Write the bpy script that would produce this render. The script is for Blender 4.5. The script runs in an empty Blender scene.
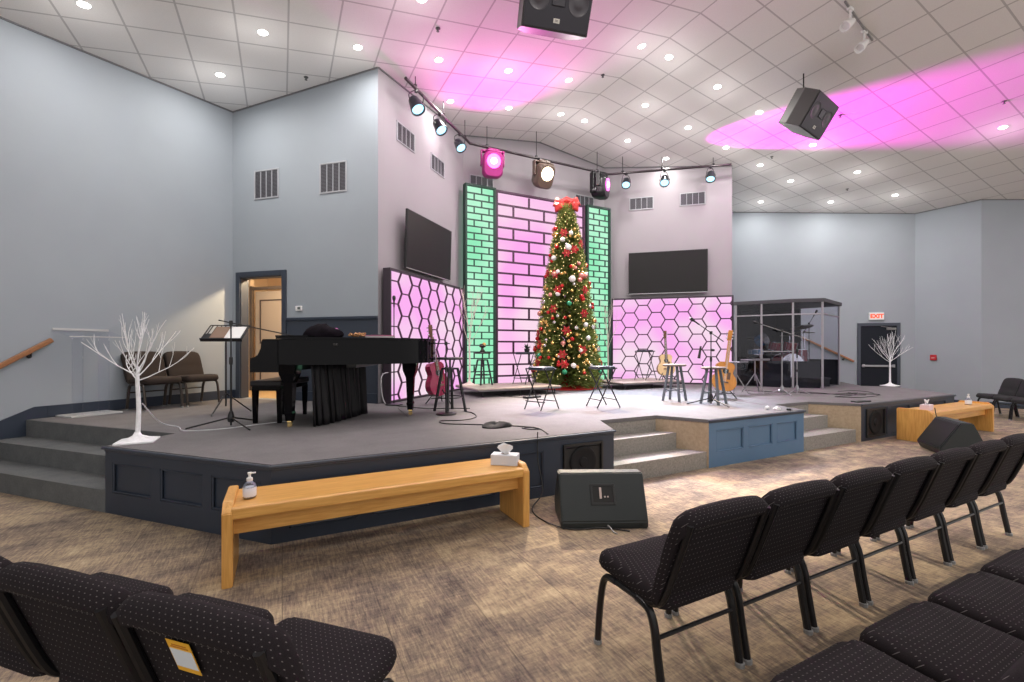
import bpy, bmesh, math, random
from mathutils import Vector, Matrix
random.seed(7)
C = bpy.context.scene.collection
PI = math.pi
S = 0.604            # height of the platform deck
CX = 5.65            # the hall's axis (ridge line)

# ------------------------------------------------------------------ camera
cam_d = bpy.data.cameras.new('camera'); cam = bpy.data.objects.new('camera', cam_d); C.objects.link(cam)
cam_d.sensor_width = 36; cam_d.lens = 450 / 1024 * 36; cam_d.shift_y = 8 / 1024
cam_d.clip_start = 0.05
cam.location = (0, 0, 1.48); cam.rotation_euler = (PI / 2, 0, math.radians(-27.1))
bpy.context.scene.camera = cam

# ------------------------------------------------------------------ light / exposure
sc = bpy.context.scene
sc.view_settings.view_transform = 'Standard'; sc.view_settings.look = 'None'
sc.view_settings.exposure = 0.0; sc.view_settings.gamma = 1.0
sc.view_settings.use_curve_mapping = False
try:
    sc.cycles.use_denoising = True
    sc.cycles.max_bounces = 8; sc.cycles.diffuse_bounces = 5; sc.cycles.transparent_max_bounces = 12
    sc.cycles.sample_clamp_indirect = 4.0; sc.cycles.caustics_reflective = False; sc.cycles.caustics_refractive = False
except Exception:
    pass
W = bpy.data.worlds.new('world'); sc.world = W; W.use_nodes = True
W.node_tree.nodes['Background'].inputs[0].default_value = (1.0, 0.97, 0.95, 1)   # added fill light coming in through the open rear of the hall
W.node_tree.nodes['Background'].inputs[1].default_value = 1.35

P_DOWN = 20.0        # watts of one ceiling downlight, straight down
P_FILL = 4.2        # watts of the unseen fill point added under each downlight

def lamp(kind, name, loc, energy, color, target=None, **kw):
    d = bpy.data.lights.new(name, kind); d.energy = energy; d.color = color
    for k, v in kw.items(): setattr(d, k, v)
    o = bpy.data.objects.new(name, d); C.objects.link(o); o.location = loc
    if target is not None:
        o.rotation_euler = (Vector(target) - Vector(loc)).to_track_quat('-Z', 'Y').to_euler()
    return o

# ------------------------------------------------------------------ materials
MT = {}
def mat(name, col, rough=0.6, metal=0.0, emit=None, estr=0.0, spec=0.5, noise=0.0, nscale=40, coat=0.0, bump=0.0):
    if name in MT: return MT[name]
    m = bpy.data.materials.new(name); m.use_nodes = True; nt = m.node_tree; b = nt.nodes['Principled BSDF']
    b.inputs['Base Color'].default_value = (*col, 1); b.inputs['Roughness'].default_value = rough
    b.inputs['Metallic'].default_value = metal; b.inputs['Specular IOR Level'].default_value = spec
    b.inputs['Coat Weight'].default_value = coat
    if emit is not None:
        b.inputs['Emission Color'].default_value = (*emit, 1); b.inputs['Emission Strength'].default_value = estr
    if noise or bump:
        tc = nt.nodes.new('ShaderNodeTexCoord'); n = nt.nodes.new('ShaderNodeTexNoise')
        n.inputs['Scale'].default_value = nscale; n.inputs['Detail'].default_value = 6
        nt.links.new(tc.outputs['Object'], n.inputs['Vector'])
        if noise:
            r = nt.nodes.new('ShaderNodeValToRGB')
            r.color_ramp.elements[0].position = .3; r.color_ramp.elements[1].position = .7
            r.color_ramp.elements[0].color = (*[max(0, c * (1 - noise)) for c in col], 1)
            r.color_ramp.elements[1].color = (*[min(1, c * (1 + noise)) for c in col], 1)
            nt.links.new(n.outputs['Fac'], r.inputs['Fac']); nt.links.new(r.outputs[0], b.inputs['Base Color'])
        if bump:
            bp = nt.nodes.new('ShaderNodeBump'); bp.inputs['Strength'].default_value = bump; bp.inputs['Distance'].default_value = .01
            nt.links.new(n.outputs['Fac'], bp.inputs['Height']); nt.links.new(bp.outputs[0], b.inputs['Normal'])
    MT[name] = m
    return m

class N:   # tiny node-graph helper
    def __init__(s, name, rough=.6):
        s.m = bpy.data.materials.new(name); s.m.use_nodes = True; s.t = s.m.node_tree
        s.b = s.t.nodes['Principled BSDF']; s.b.inputs['Roughness'].default_value = rough; MT[name] = s.m
    def pos(s): return s.t.nodes.new('ShaderNodeNewGeometry').outputs['Position']
    def obj(s): return s.t.nodes.new('ShaderNodeTexCoord').outputs['Object']
    def set(s, sock, v):
        if hasattr(v, 'links') or hasattr(v, 'is_linked'): s.t.links.new(v, sock)
        else: sock.default_value = v
    def math(s, op, a, b=0.0, c=0.0):
        n = s.t.nodes.new('ShaderNodeMath'); n.operation = op
        s.set(n.inputs[0], a); s.set(n.inputs[1], b); s.set(n.inputs[2], c); return n.outputs[0]
    def sep(s, v):
        n = s.t.nodes.new('ShaderNodeSeparateXYZ'); s.t.links.new(v, n.inputs[0]); return n.outputs
    def comb(s, x, y, z=0.0):
        n = s.t.nodes.new('ShaderNodeCombineXYZ'); s.set(n.inputs[0], x); s.set(n.inputs[1], y); s.set(n.inputs[2], z); return n.outputs[0]
    def scale(s, v, sc3, rot=0.0):
        n = s.t.nodes.new('ShaderNodeMapping'); s.t.links.new(v, n.inputs[0]); n.inputs['Scale'].default_value = sc3
        n.inputs['Rotation'].default_value = (0, 0, rot); return n.outputs[0]
    def noise(s, v, scale=5, detail=4, rough=.5):
        n = s.t.nodes.new('ShaderNodeTexNoise'); s.t.links.new(v, n.inputs['Vector']); n.inputs['Scale'].default_value = scale
        n.inputs['Detail'].default_value = detail; n.inputs['Roughness'].default_value = rough; return n.outputs['Fac']
    def white(s, v):
        n = s.t.nodes.new('ShaderNodeTexWhiteNoise'); n.noise_dimensions = '3D'; s.t.links.new(v, n.inputs['Vector']); return n.outputs['Value']
    def ramp(s, f, stops):
        n = s.t.nodes.new('ShaderNodeValToRGB'); cr = n.color_ramp
        while len(cr.elements) < len(stops): cr.elements.new(.5)
        for e, (p, c) in zip(cr.elements, stops): e.position = p; e.color = (*c, 1)
        s.t.links.new(f, n.inputs['Fac']); return n.outputs[0]
    def mix(s, f, a, b):
        n = s.t.nodes.new('ShaderNodeMix'); n.data_type = 'RGBA'; s.set(n.inputs['Factor'], f)
        for i, v in ((6, a), (7, b)):
            if isinstance(v, tuple): n.inputs[i].default_value = (*v, 1)
            else: s.t.links.new(v, n.inputs[i])
        return n.outputs[2]
    def bump(s, h, st=.3, d=.01):
        n = s.t.nodes.new('ShaderNodeBump'); n.inputs['Strength'].default_value = st; n.inputs['Distance'].default_value = d
        s.t.links.new(h, n.inputs['Height']); s.t.links.new(n.outputs[0], s.b.inputs['Normal'])
    def color(s, v): s.set(s.b.inputs['Base Color'], v if not isinstance(v, tuple) else (*v, 1))

# hall carpet: tiles with streaks running toward the platform
n = N('hall_carpet', .95); p = n.pos(); xyz = n.sep(p)
fine = n.noise(n.scale(p, (42, 4.5, 1)), 1.6, 6, .8)
cross = n.noise(n.scale(p, (7, 40, 1)), 1.3, 5, .75)
streak = n.noise(n.scale(p, (2.6, 4.2, 1)), 1.3, 5, .65)
broad = n.noise(n.scale(p, (.8, 1.4, 1)), 1.0, 3, .5)
cell = n.comb(n.math('FLOOR', n.math('MULTIPLY', xyz[0], 2.0)), n.math('FLOOR', n.math('ADD', xyz[1], n.math('MULTIPLY', n.math('FLOOR', n.math('MULTIPLY', xyz[0], 2.0)), .37))))
cv = n.white(cell)
f = n.math('ADD', n.math('MULTIPLY', fine, 1.0), n.math('ADD', n.math('MULTIPLY', cross, .45), n.math('ADD', n.math('MULTIPLY', streak, .75), n.math('ADD', n.math('MULTIPLY', broad, .35), n.math('MULTIPLY', cv, .12)))))
g = n.math('DIVIDE', n.math('SUBTRACT', f, .985), .70)
gx2 = n.math('FRACT', n.math('MULTIPLY', xyz[0], 2.0)); seam = n.math('LESS_THAN', gx2, .012)
col = n.ramp(g, [(.12, (.085, .064, .056)), (.38, (.190, .145, .115)), (.60, (.330, .252, .168)), (.88, (.52, .41, .265))])
n.color(n.mix(n.math('MULTIPLY', seam, .45), col, (.05, .04, .035)))
n.bump(fine, .25, .004)
# platform carpet
n = N('deck_carpet', .97); p = n.pos()
f = n.math('ADD', n.math('MULTIPLY', n.noise(p, 90, 3, .7), .6), n.math('MULTIPLY', n.noise(p, 3.5, 4, .6), .4))
n.color(n.ramp(f, [(.3, (.105, .100, .105)), (.7, (.185, .176, .180))])); n.bump(n.noise(p, 160, 2), .3, .004)
# step carpet
n = N('step_carpet', .97); p = n.pos()
f = n.math('ADD', n.math('MULTIPLY', n.noise(p, 70, 3, .7), .5), n.math('MULTIPLY', n.noise(p, 5, 4, .6), .5))
n.color(n.ramp(f, [(.3, (.075, .080, .084)), (.7, (.150, .156, .158))])); n.bump(n.noise(p, 160, 2), .3, .004)
# ceiling: 2 ft lay-in tiles in a grid
n = N('ceiling_tile', .9); p = n.pos(); xyz = n.sep(p)
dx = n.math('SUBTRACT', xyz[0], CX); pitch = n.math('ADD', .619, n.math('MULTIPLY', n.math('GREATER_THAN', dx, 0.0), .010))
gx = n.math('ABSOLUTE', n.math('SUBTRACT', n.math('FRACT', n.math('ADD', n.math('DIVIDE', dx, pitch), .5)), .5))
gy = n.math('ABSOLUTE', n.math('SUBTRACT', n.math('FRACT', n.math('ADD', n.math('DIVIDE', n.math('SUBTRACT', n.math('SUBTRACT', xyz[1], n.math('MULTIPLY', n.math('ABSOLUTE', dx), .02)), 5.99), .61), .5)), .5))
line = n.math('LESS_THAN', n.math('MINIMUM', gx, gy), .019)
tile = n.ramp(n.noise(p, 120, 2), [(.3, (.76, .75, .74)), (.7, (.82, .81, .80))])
n.color(n.mix(line, tile, (.50, .49, .49)))  # white grid painted grey: shade of the recessed tiles put into the colour
n.bump(n.math('ADD', n.math('MULTIPLY', line, -.6), n.math('MULTIPLY', n.noise(p, 150, 2), .3)), .4, .006)
# painted wall
def paint(name, a, b):
    n = N(name, .75); p = n.pos()
    n.color(n.ramp(n.noise(p, 1.3, 3), [(.3, a), (.7, b)])); n.bump(n.noise(p, 90, 3), .08, .003)
    return n.m
WALL = paint('wall_paint', (.300, .335, .375), (.315, .352, .392))
WALL_PINKLIT = paint('wall_paint_pink_lit', (.310, .288, .312), (.322, .300, .325))  # same paint as the other walls, pink stage light mixed into its colour
NAVY = mat('navy_paint', (.024, .034, .055), .45, noise=.06, nscale=3)
NAVY2 = mat('navy_trim', (.035, .045, .066), .4)
NAVY_LIT = mat('navy_paint_cool_lit', (.085, .165, .275), .45, noise=.05, nscale=3)  # navy of the centre block with the cool stage light painted in
BLACK = mat('black_plastic', (.012, .012, .013), .45)
BMET = mat('black_metal', (.012, .012, .014), .32, .3)
GLOSS = mat('piano_black', (.004, .004, .005), .07, spec=.09)
GREYM = mat('grey_metal', (.30, .30, .32), .35, .8)
CHROME = mat('chrome', (.75, .75, .78), .18, 1)
BRASS = mat('brass', (.75, .55, .25), .25, 1)
WHITE = mat('white_plastic', (.75, .75, .75), .5)
WHITET = mat('white_birch', (.82, .83, .86), .6, noise=.08, nscale=30)
FABB = None
def dots(name, base, dot, sp=.017):
    n = N(name, .92); o = n.obj(); x, y, z = n.sep(o)
    w = n.math('ADD', y, z)
    v = n.math('DIVIDE', w, sp); row = n.math('FLOOR', v)
    x = n.math('ADD', x, n.math('MULTIPLY', n.math('SUBTRACT', y, z), .35))
    u = n.math('ADD', n.math('DIVIDE', x, sp * 1.25), n.math('MULTIPLY', row, .5))
    du = n.math('SUBTRACT', n.math('FRACT', u), .5); dv = n.math('SUBTRACT', n.math('FRACT', v), .5)
    r = n.math('SQRT', n.math('ADD', n.math('MULTIPLY', du, du), n.math('MULTIPLY', dv, dv)))
    m = n.math('LESS_THAN', r, .10)
    base_n = n.ramp(n.noise(o, 400, 2), [(.3, tuple(c * .75 for c in base)), (.7, tuple(c * 1.3 for c in base))])
    n.color(n.mix(m, base_n, dot)); n.bump(n.noise(o, 500, 2), .25, .002)
    n.b.inputs['Specular IOR Level'].default_value = .2
    return n.m
FABB = dots('black_dotted_fabric', (.0140, .0108, .0128), (.14, .125, .125))
FABR = mat('fabric_warm_lit', (.019, .011, .008), .9, noise=.2, nscale=150)  # brown tint is the warm light painted into the chair fabric
FABK = mat('plain_black_fabric', (.02, .02, .022), .92, noise=.3, nscale=150)
def wood(name, a, b, sx=(3, 40, 40), rough=.35):
    n = N(name, rough); o = n.obj()
    f = n.noise(n.scale(o, sx), 1.4, 5, .6)
    n.color(n.ramp(f, [(.3, a), (.7, b)])); n.b.inputs['Coat Weight'].default_value = .15
    return n.m
OAK = wood('oak', (.56, .27, .06), (.76, .42, .12))
OAKV = wood('oak_upright', (.56, .27, .06), (.76, .42, .12), (40, 40, 3))
RAILW = wood('rail_wood', (.24, .10, .04), (.34, .15, .06))
PLYW = wood('platform_top', (.34, .28, .24), (.50, .42, .36), (4, 20, 20), .6)
MAPLE = wood('spruce', (.72, .50, .24), (.82, .60, .32), (30, 30, 3))
AMBER = wood('amber_spruce', (.56, .20, .02), (.70, .29, .04), (30, 30, 3))
NECK = wood('neck_wood', (.10, .045, .022), (.16, .07, .035), (30, 30, 3))
REDG = mat('magenta_red_lacquer', (.26, .004, .05), .2, coat=.3)
ORANGED = mat('orange_side', (.35, .13, .02), .25, coat=.5)
TVB = mat('screen_glass', (.012, .012, .012), .4, spec=.3)
VENT = mat('vent_dark', (.06, .06, .07), .7)
def emis(name, col, st):
    m = bpy.data.materials.new(name); m.use_nodes = True; t = m.node_tree; t.nodes.remove(t.nodes['Principled BSDF'])
    e = t.nodes.new('ShaderNodeEmission'); e.inputs[0].default_value = (*col, 1); e.inputs[1].default_value = st
    t.links.new(e.outputs[0], t.nodes['Material Output'].inputs[0]); MT[name] = m; return m
LAMP = emis('lens_and_fill_glow', (1, .97, .93), 14)
COOL = emis('cool_lens_glow', (.45, .80, 1), 2.0)
WARM = emis('warm_lens_glow', (1, .86, .6), 9)
PINKL = emis('pink_lens_glow', (1, .12, .75), 5)
PINKC = emis('pink_core_glow', (1, .75, .95), 12)
FAIRY = emis('fairy_glow', (1, .74, .36), 2.2)
EXITR = emis('exit_red', (1, .12, .05), 1.2)
EXITW = emis('exit_face', (.85, .72, .70), 1.0)
def panel_glow(name, lo, hi, st, sc=.9, seed=0.0):
    m = bpy.data.materials.new(name); m.use_nodes = True; t = m.node_tree; t.nodes.remove(t.nodes['Principled BSDF'])
    e = t.nodes.new('ShaderNodeEmission'); tc = t.nodes.new('ShaderNodeTexCoord'); nz = t.nodes.new('ShaderNodeTexNoise')
    mp = t.nodes.new('ShaderNodeMapping'); mp.inputs['Location'].default_value = (seed, seed, seed)
    nz.inputs['Scale'].default_value = sc; nz.inputs['Detail'].default_value = 1
    r = t.nodes.new('ShaderNodeValToRGB'); r.color_ramp.elements[0].position = .38; r.color_ramp.elements[1].position = .62
    r.color_ramp.elements[0].color = (*lo, 1); r.color_ramp.elements[1].color = (*hi, 1)
    t.links.new(tc.outputs['Object'], mp.inputs[0]); t.links.new(mp.outputs[0], nz.inputs['Vector']); t.links.new(nz.outputs['Fac'], r.inputs['Fac'])
    t.links.new(r.outputs[0], e.inputs[0]); e.inputs[1].default_value = st
    t.links.new(e.outputs[0], t.nodes['Material Output'].inputs[0]); MT[name] = m; return m
HEXGLOW = panel_glow('hex_backlight', (.92, .42, .84), (.88, .68, .80), 1.07)
BRKGLOW = panel_glow('pink_brick_backlight', (.94, .40, .82), (.92, .66, .80), 1.07, .8, 3.1)
GRNGLOW = panel_glow('green_brick_backlight', (.30, .82, .50), (.48, .90, .64), 1.05, 1.1, 1.7)
DGRID = mat('lattice_purple', (.06, .02, .05), .6)
GGRID = mat('lattice_green', (.015, .05, .035), .6)
def glass(name, tint, alpha=.12, rough=.02):
    m = bpy.data.materials.new(name); m.use_nodes = True; t = m.node_tree; t.nodes.remove(t.nodes['Principled BSDF'])
    tr = t.nodes.new('ShaderNodeBsdfTransparent'); tr.inputs[0].default_value = (*tint, 1)
    gl = t.nodes.new('ShaderNodeBsdfGlossy'); gl.inputs['Roughness'].default_value = rough; gl.inputs[0].default_value = (.9, .9, .95, 1)
    fr = t.nodes.new('ShaderNodeFresnel'); fr.inputs[0].default_value = 1.5
    ad = t.nodes.new('ShaderNodeMath'); ad.operation = 'ADD'; ad.inputs[1].default_value = alpha; t.links.new(fr.outputs[0], ad.inputs[0])
    mx = t.nodes.new('ShaderNodeMixShader'); t.links.new(ad.outputs[0], mx.inputs[0]); t.links.new(tr.outputs[0], mx.inputs[1]); t.links.new(gl.outputs[0], mx.inputs[2])
    t.links.new(mx.outputs[0], t.nodes['Material Output'].inputs[0]); MT[name] = m; return m
def fixed_mix(m, f):
    t = m.node_tree; l = [l for l in t.links if l.to_node.type == 'MIX_SHADER' and l.to_socket.name == 'Fac'][0]; mx_ = l.to_node; t.links.remove(l); mx_.inputs[0].default_value = f; return m
ACRYL = glass('booth_acrylic', (.74, .74, .78), -.02)
ACRYL2 = fixed_mix(glass('booth_acrylic_clear', (.82, .82, .86), 0), .014)
CLEAR = glass('clear_acrylic', (.975, .98, .99), .05); fixed_mix(CLEAR, .10)
CLEARD = glass('clear_bottle', (.90, .92, .95), .10)

# ------------------------------------------------------------------ mesh helpers
class MB:
    def __init__(s): s.bm = bmesh.new(); s.M = Matrix.Identity(4)
    def _t(s, vs):
        for v in vs: v.co = s.M @ v.co
    def box(s, c, d, bev=0, rz=0, seg=2, rot=None):
        g = bmesh.ops.create_cube(s.bm, size=1); vs = g['verts']
        for v in vs: v.co = Vector((v.co.x * d[0], v.co.y * d[1], v.co.z * d[2]))
        if bev:
            es = list({e for v in vs for e in v.link_edges})
            r = bmesh.ops.bevel(s.bm, geom=es, offset=bev, segments=seg, affect='EDGES', profile=.5)
            vs = list({v for f in r['faces'] for v in f.verts} | {v for v in vs if v.is_valid})
            vs = list(set(vs) | {w for v in vs for e in v.link_edges for w in e.verts})
        R = rot if rot is not None else Matrix.Rotation(rz, 4, 'Z')
        T = Matrix.Translation(Vector(c)) @ R
        for v in vs: v.co = T @ v.co
        s._t(vs); return s
    def poly(s, pts):
        vs = [s.bm.verts.new(s.M @ Vector(p)) for p in pts]; s.bm.faces.new(vs); return s
    def prism(s, pts, z0, z1):
        n = len(pts)
        b = [s.bm.verts.new(s.M @ Vector((x, y, z0))) for x, y in pts]; t = [s.bm.verts.new(s.M @ Vector((x, y, z1))) for x, y in pts]
        s.bm.faces.new(b[::-1]); s.bm.faces.new(t)
        for i in range(n): j = (i + 1) % n; s.bm.faces.new((b[i], b[j], t[j], t[i]))
        return s
    def hull(s, A, B):   # two matching loops of 3-D points
        a = [s.bm.verts.new(s.M @ Vector(p)) for p in A]; b = [s.bm.verts.new(s.M @ Vector(p)) for p in B]; n = len(a)
        s.bm.faces.new(a[::-1]); s.bm.faces.new(b)
        for i in range(n): j = (i + 1) % n; s.bm.faces.new((a[i], a[j], b[j], b[i]))
        return s
    def rings(s, R, cap=True, close=False):
        L = [[s.bm.verts.new(s.M @ Vector(p)) for p in r] for r in R]; n = len(L[0])
        rng = range(len(L)) if close else range(len(L) - 1)
        for k in rng:
            a, b = L[k], L[(k + 1) % len(L)]
            for i in range(n): j = (i + 1) % n; s.bm.faces.new((a[i], a[j], b[j], b[i]))
        if cap and not close: s.bm.faces.new(L[0][::-1]); s.bm.faces.new(L[-1])
        return s
    def tube(s, pts, r, seg=8, r2=None):
        P = [Vector(p) for p in pts]; R = []; n = len(P); prev = None
        for i, p in enumerate(P):
            t = (P[min(i + 1, n - 1)] - P[max(i - 1, 0)])
            if t.length < 1e-9: t = Vector((0, 0, 1))
            t.normalize()
            if prev is None: u = t.orthogonal().normalized()
            else:
                u = prev - t * prev.dot(t)
                u = u.normalized() if u.length > 1e-6 else t.orthogonal().normalized()
            prev = u; w = t.cross(u); rr = r if r2 is None else r + (r2 - r) * i / (n - 1)
            R.append([p + (u * math.cos(a) + w * math.sin(a)) * rr for a in [2 * PI * k / seg for k in range(seg)]])
        return s.rings(R)
    def lathe(s, prof, c=(0, 0, 0), seg=24):
        return s.rings([[(c[0] + r * math.cos(2 * PI * k / seg), c[1] + r * math.sin(2 * PI * k / seg), c[2] + z) for k in range(seg)] for r, z in prof])
    def ball(s, c, r, sub=2):
        g = bmesh.ops.create_icosphere(s.bm, subdivisions=sub, radius=r)
        for v in g['verts']: v.co = s.M @ (v.co + Vector(c))
        return s
    def build(s, name, m, parent=None, smooth=False, keep=None):
        bmesh.ops.recalc_face_normals(s.bm, faces=s.bm.faces)
        me = bpy.data.meshes.new(name); s.bm.to_mesh(me); s.bm.free()
        if isinstance(m, (list, tuple)):
            for x in m: me.materials.append(x)
        else: me.materials.append(m)
        if smooth:
            me.polygons.foreach_set('use_smooth', [True] * len(me.polygons))
            try: me.set_sharp_from_angle(angle=math.radians(40))
            except Exception: pass
        o = bpy.data.objects.new(name, me); C.objects.link(o)
        if parent is not None: o.parent = parent
        return o
def thing(name, label, cat, loc=(0, 0, 0), rz=0, group=None):
    o = bpy.data.objects.new(name, None); C.objects.link(o); o.location = loc; o.rotation_euler = (0, 0, rz)
    o.empty_display_size = .1; o['label'] = label; o['category'] = cat
    if group: o['group'] = group
    return o
def tag(o, label, cat, group=None):
    o['label'] = label; o['category'] = cat
    if group: o['group'] = group
    return o
def struct(o): o['kind'] = 'structure'; return o
def at(o, loc, rz=0): o.location = loc; o.rotation_euler = (0, 0, rz); return o
def dup(o, loc=None, rz=None, label=None, group=None, parent=None):
    c = o.copy(); C.objects.link(c)
    if parent is not None: c.parent = parent
    for ch in [x for x in bpy.data.objects if x.parent == o]: dup(ch, parent=c)
    if loc is not None: c.location = loc
    if rz is not None: c.rotation_euler = (0, 0, rz)
    if label: c['label'] = label
    if group: c['group'] = group
    return c
def circle(r, n=24, c=(0, 0)): return [(c[0] + r * math.cos(2 * PI * k / n), c[1] + r * math.sin(2 * PI * k / n)) for k in range(n)]
def rrect(w, d, r, n=5):
    out = []
    for cx, cy, a0 in ((w / 2 - r, d / 2 - r, 0), (-w / 2 + r, d / 2 - r, PI / 2), (-w / 2 + r, -d / 2 + r, PI), (w / 2 - r, -d / 2 + r, 1.5 * PI)):
        for k in range(n + 1): a = a0 + PI / 2 * k / n; out.append((cx + r * math.cos(a), cy + r * math.sin(a)))
    return out
def curve_pts(P, n=6):
    P = [Vector(p) for p in P]; out = []
    for i in range(len(P) - 1):
        p0 = P[max(i - 1, 0)]; p1 = P[i]; p2 = P[i + 1]; p3 = P[min(i + 2, len(P) - 1)]
        for k in range(n):
            t = k / n
            out.append(.5 * ((2 * p1) + (p2 - p0) * t + (2 * p0 - 5 * p1 + 4 * p2 - p3) * t * t + (3 * p1 - p0 - 3 * p2 + p3) * t ** 3))
    out.append(P[-1]); return out

# ------------------------------------------------------------------ room shell
def ceil_z(x): return 6.57 - .13 * abs(x - CX)
FL = (-7.5, 9.5); 
struct(MB().box((5.65, 3.0, -.06), (34, 22, .12)).build('floor', MT['hall_carpet']))
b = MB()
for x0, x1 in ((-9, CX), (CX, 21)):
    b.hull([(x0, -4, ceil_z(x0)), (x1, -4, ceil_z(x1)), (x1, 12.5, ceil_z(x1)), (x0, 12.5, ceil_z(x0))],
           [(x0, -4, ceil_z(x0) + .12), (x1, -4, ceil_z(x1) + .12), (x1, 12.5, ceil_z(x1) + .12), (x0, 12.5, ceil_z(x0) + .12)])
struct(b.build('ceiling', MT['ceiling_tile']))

def wall(name, p0, p1, m, z0=0.0, z1=None, holes=(), th=.14, side=1):
    """wall from p0 to p1; thickness goes to the outer side; holes = (s0, s1, zb, zt) along the wall"""
    P0, P1 = Vector(p0), Vector(p1); L = (P1 - P0).length; e = (P1 - P0) / L; nrm = Vector((e.y, -e.x)) * side
    b = MB()
    def seg(s0, s1, za, zb=None):
        mids = [s0, s1]
        for sA, sB in zip(mids, mids[1:]):
            q0 = P0 + e * sA; q1 = P0 + e * sB
            t0 = zb if zb is not None else ceil_z(q0.x) + .1; t1 = zb if zb is not None else ceil_z(q1.x) + .1
            A = [(q0.x, q0.y, za), (q1.x, q1.y, za), (q1.x, q1.y, t1), (q0.x, q0.y, t0)]
            o0 = q0 + nrm * th; o1 = q1 + nrm * th
            B = [(o0.x, o0.y, za), (o1.x, o1.y, za), (o1.x, o1.y, t1), (o0.x, o0.y, t0)]
            b.hull(A, B)
    cuts = sorted(holes); s = 0
    if name == 'wall_stage_centre':
        k = (CX - P0.x) / e.x; seg(0, k, z0); seg(k, L, z0)
    else:
        for h in cuts:
            seg(s, h[0], z0)
            if h[2] > z0: seg(h[0], h[1], z0, h[2])
            seg(h[0], h[1], h[3]); s = h[1]
        seg(s, L, z0)
    return struct(b.build(name, m))
LO = (1.38, 7.43); RO = (9.92, 7.43); LI = (3.65, 9.55); RI = (7.65, 9.55)      # stage recess corners
LC = (-.78, 9.47); RC = (12.16, 9.43)
dL = (Vector((-3.0, 7.57)) - Vector(LC)).normalized()
LFAR = tuple(Vector(LC) + dL * 9.5)
wall('wall_left', LFAR, LC, WALL, side=-1)
eB = (Vector(LO) - Vector(LC)); LB = eB.length; eB = eB / LB
D1 = (.18, 1.09)
wall('wall_back_left', LC, LO, WALL, side=-1, holes=[(D1[0], D1[1], S - .004, S + 2.15)])
wall('wall_stage_left', LO, LI, WALL_PINKLIT, side=-1)
wall('wall_stage_centre', LI, RI, WALL_PINKLIT, side=-1)
wall('wall_stage_right', RI, RO, WALL_PINKLIT, side=-1)
wall('wall_back_right', RO, RC, WALL, side=-1)
RE = (15.73, 6.05)
wall('wall_exit', RC, RE, WALL, side=-1)
wall('wall_right_pier', (15.73, 6.05), (15.74, 4.72), WALL, side=-1)
wall('wall_right', (15.74, 4.72), (19.5, 1.1), WALL, side=-1)

def frame_on(p0, p1, s, off=0.0):
    """matrix with x along wall, y into the room-outward normal reversed (toward the room), z up, origin at s along wall"""
    P0, P1 = Vector(p0), Vector(p1); e = (P1 - P0).normalized(); nin = Vector((e.y, -e.x))
    o = P0 + e * s + nin * off
    return Matrix(((e.x, nin.x, 0, o.x), (e.y, nin.y, 0, o.y), (0, 0, 1, 0), (0, 0, 0, 1)))
def frame_t(p0, p1, s, off=0.0):
    """right-handed version for objects: x runs back along the wall, y into the room"""
    P0, P1 = Vector(p0), Vector(p1); e = (P1 - P0).normalized(); nin = Vector((e.y, -e.x)); o = P0 + e * s + nin * off
    return Matrix(((-e.x, nin.x, 0, o.x), (-e.y, nin.y, 0, o.y), (0, 0, 1, 0), (0, 0, 0, 1)))
def wall_thing(o, p0, p1, s, z, off=0.0):
    M = frame_t(p0, p1, s, off); o.matrix_world = Matrix.Translation((0, 0, z)) @ M; return o
def par(p0, p1, q):
    P0 = Vector(p0); e = (Vector(p1) - P0).normalized(); return (Vector(q) - P0).dot(e)
# dark gap line where ceiling meets wall (wall angle)
def angle_trim(name, p0, p1):
    b = MB(); M0 = frame_on(p0, p1, 0); L = (Vector(p1) - Vector(p0)).length
    cuts = [0, L]
    if (p0[0] - CX) * (p1[0] - CX) < 0: cuts = [0, (CX - p0[0]) / (p1[0] - p0[0]) * L, L]
    for a, c in zip(cuts, cuts[1:]):
        qa = M0 @ Vector((a, 0, 0)); qc = M0 @ Vector((c, 0, 0))
        za, zc = ceil_z(qa.x), ceil_z(qc.x); ia = M0 @ Vector((a, .02, 0)); ic = M0 @ Vector((c, .02, 0))
        b.hull([(qa.x, qa.y, za - .018), (qc.x, qc.y, zc - .018), (qc.x, qc.y, zc + .01), (qa.x, qa.y, za + .01)],
               [(ia.x, ia.y, za - .018), (ic.x, ic.y, zc - .018), (ic.x, ic.y, zc + .01), (ia.x, ia.y, za + .01)])
    return struct(b.build(name, mat('wall_angle', (.16, .16, .17), .6)))
SEGS = [(LFAR, LC), (LC, LO), (LO, LI), (LI, RI), (RI, RO), (RC, RE), ((15.73, 6.05), (15.74, 4.72)), ((15.74, 4.72), (19.5, 1.1))]
for i, (a, c) in enumerate(SEGS): angle_trim('trim_%d' % (i + 1), a, c)

# baseboards: on the deck along the left walls, on the floor at right
def base_strip(name, p0, p1, s0, s1, z0, h, m=NAVY, th=.02):
    b = MB(); b.M = frame_on(p0, p1, 0); b.box(((s0 + s1) / 2, th / 2, z0 + h / 2), (s1 - s0, th, h), .004, seg=1)
    return struct(b.build(name, m))
LL = 9.5
base_strip('baseboard_left', LFAR, LC, LL - 2.5, LL, S, .15)
base_strip('baseboard_back', LC, LO, 0, D1[0] - .1, S, .15)
base_strip('baseboard_exit', RC, RE, 0, 2.75, 0, .15)
base_strip('baseboard_exit_end', RC, RE, 4.55, 4.93, 0, .15)
base_strip('baseboard_pier', (15.73, 6.05), (15.74, 4.72), 0, 1.33, 0, .15)
base_strip('baseboard_right', (15.74, 4.72), (19.5, 1.1), 0, 5.2, 0, .15)
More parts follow.
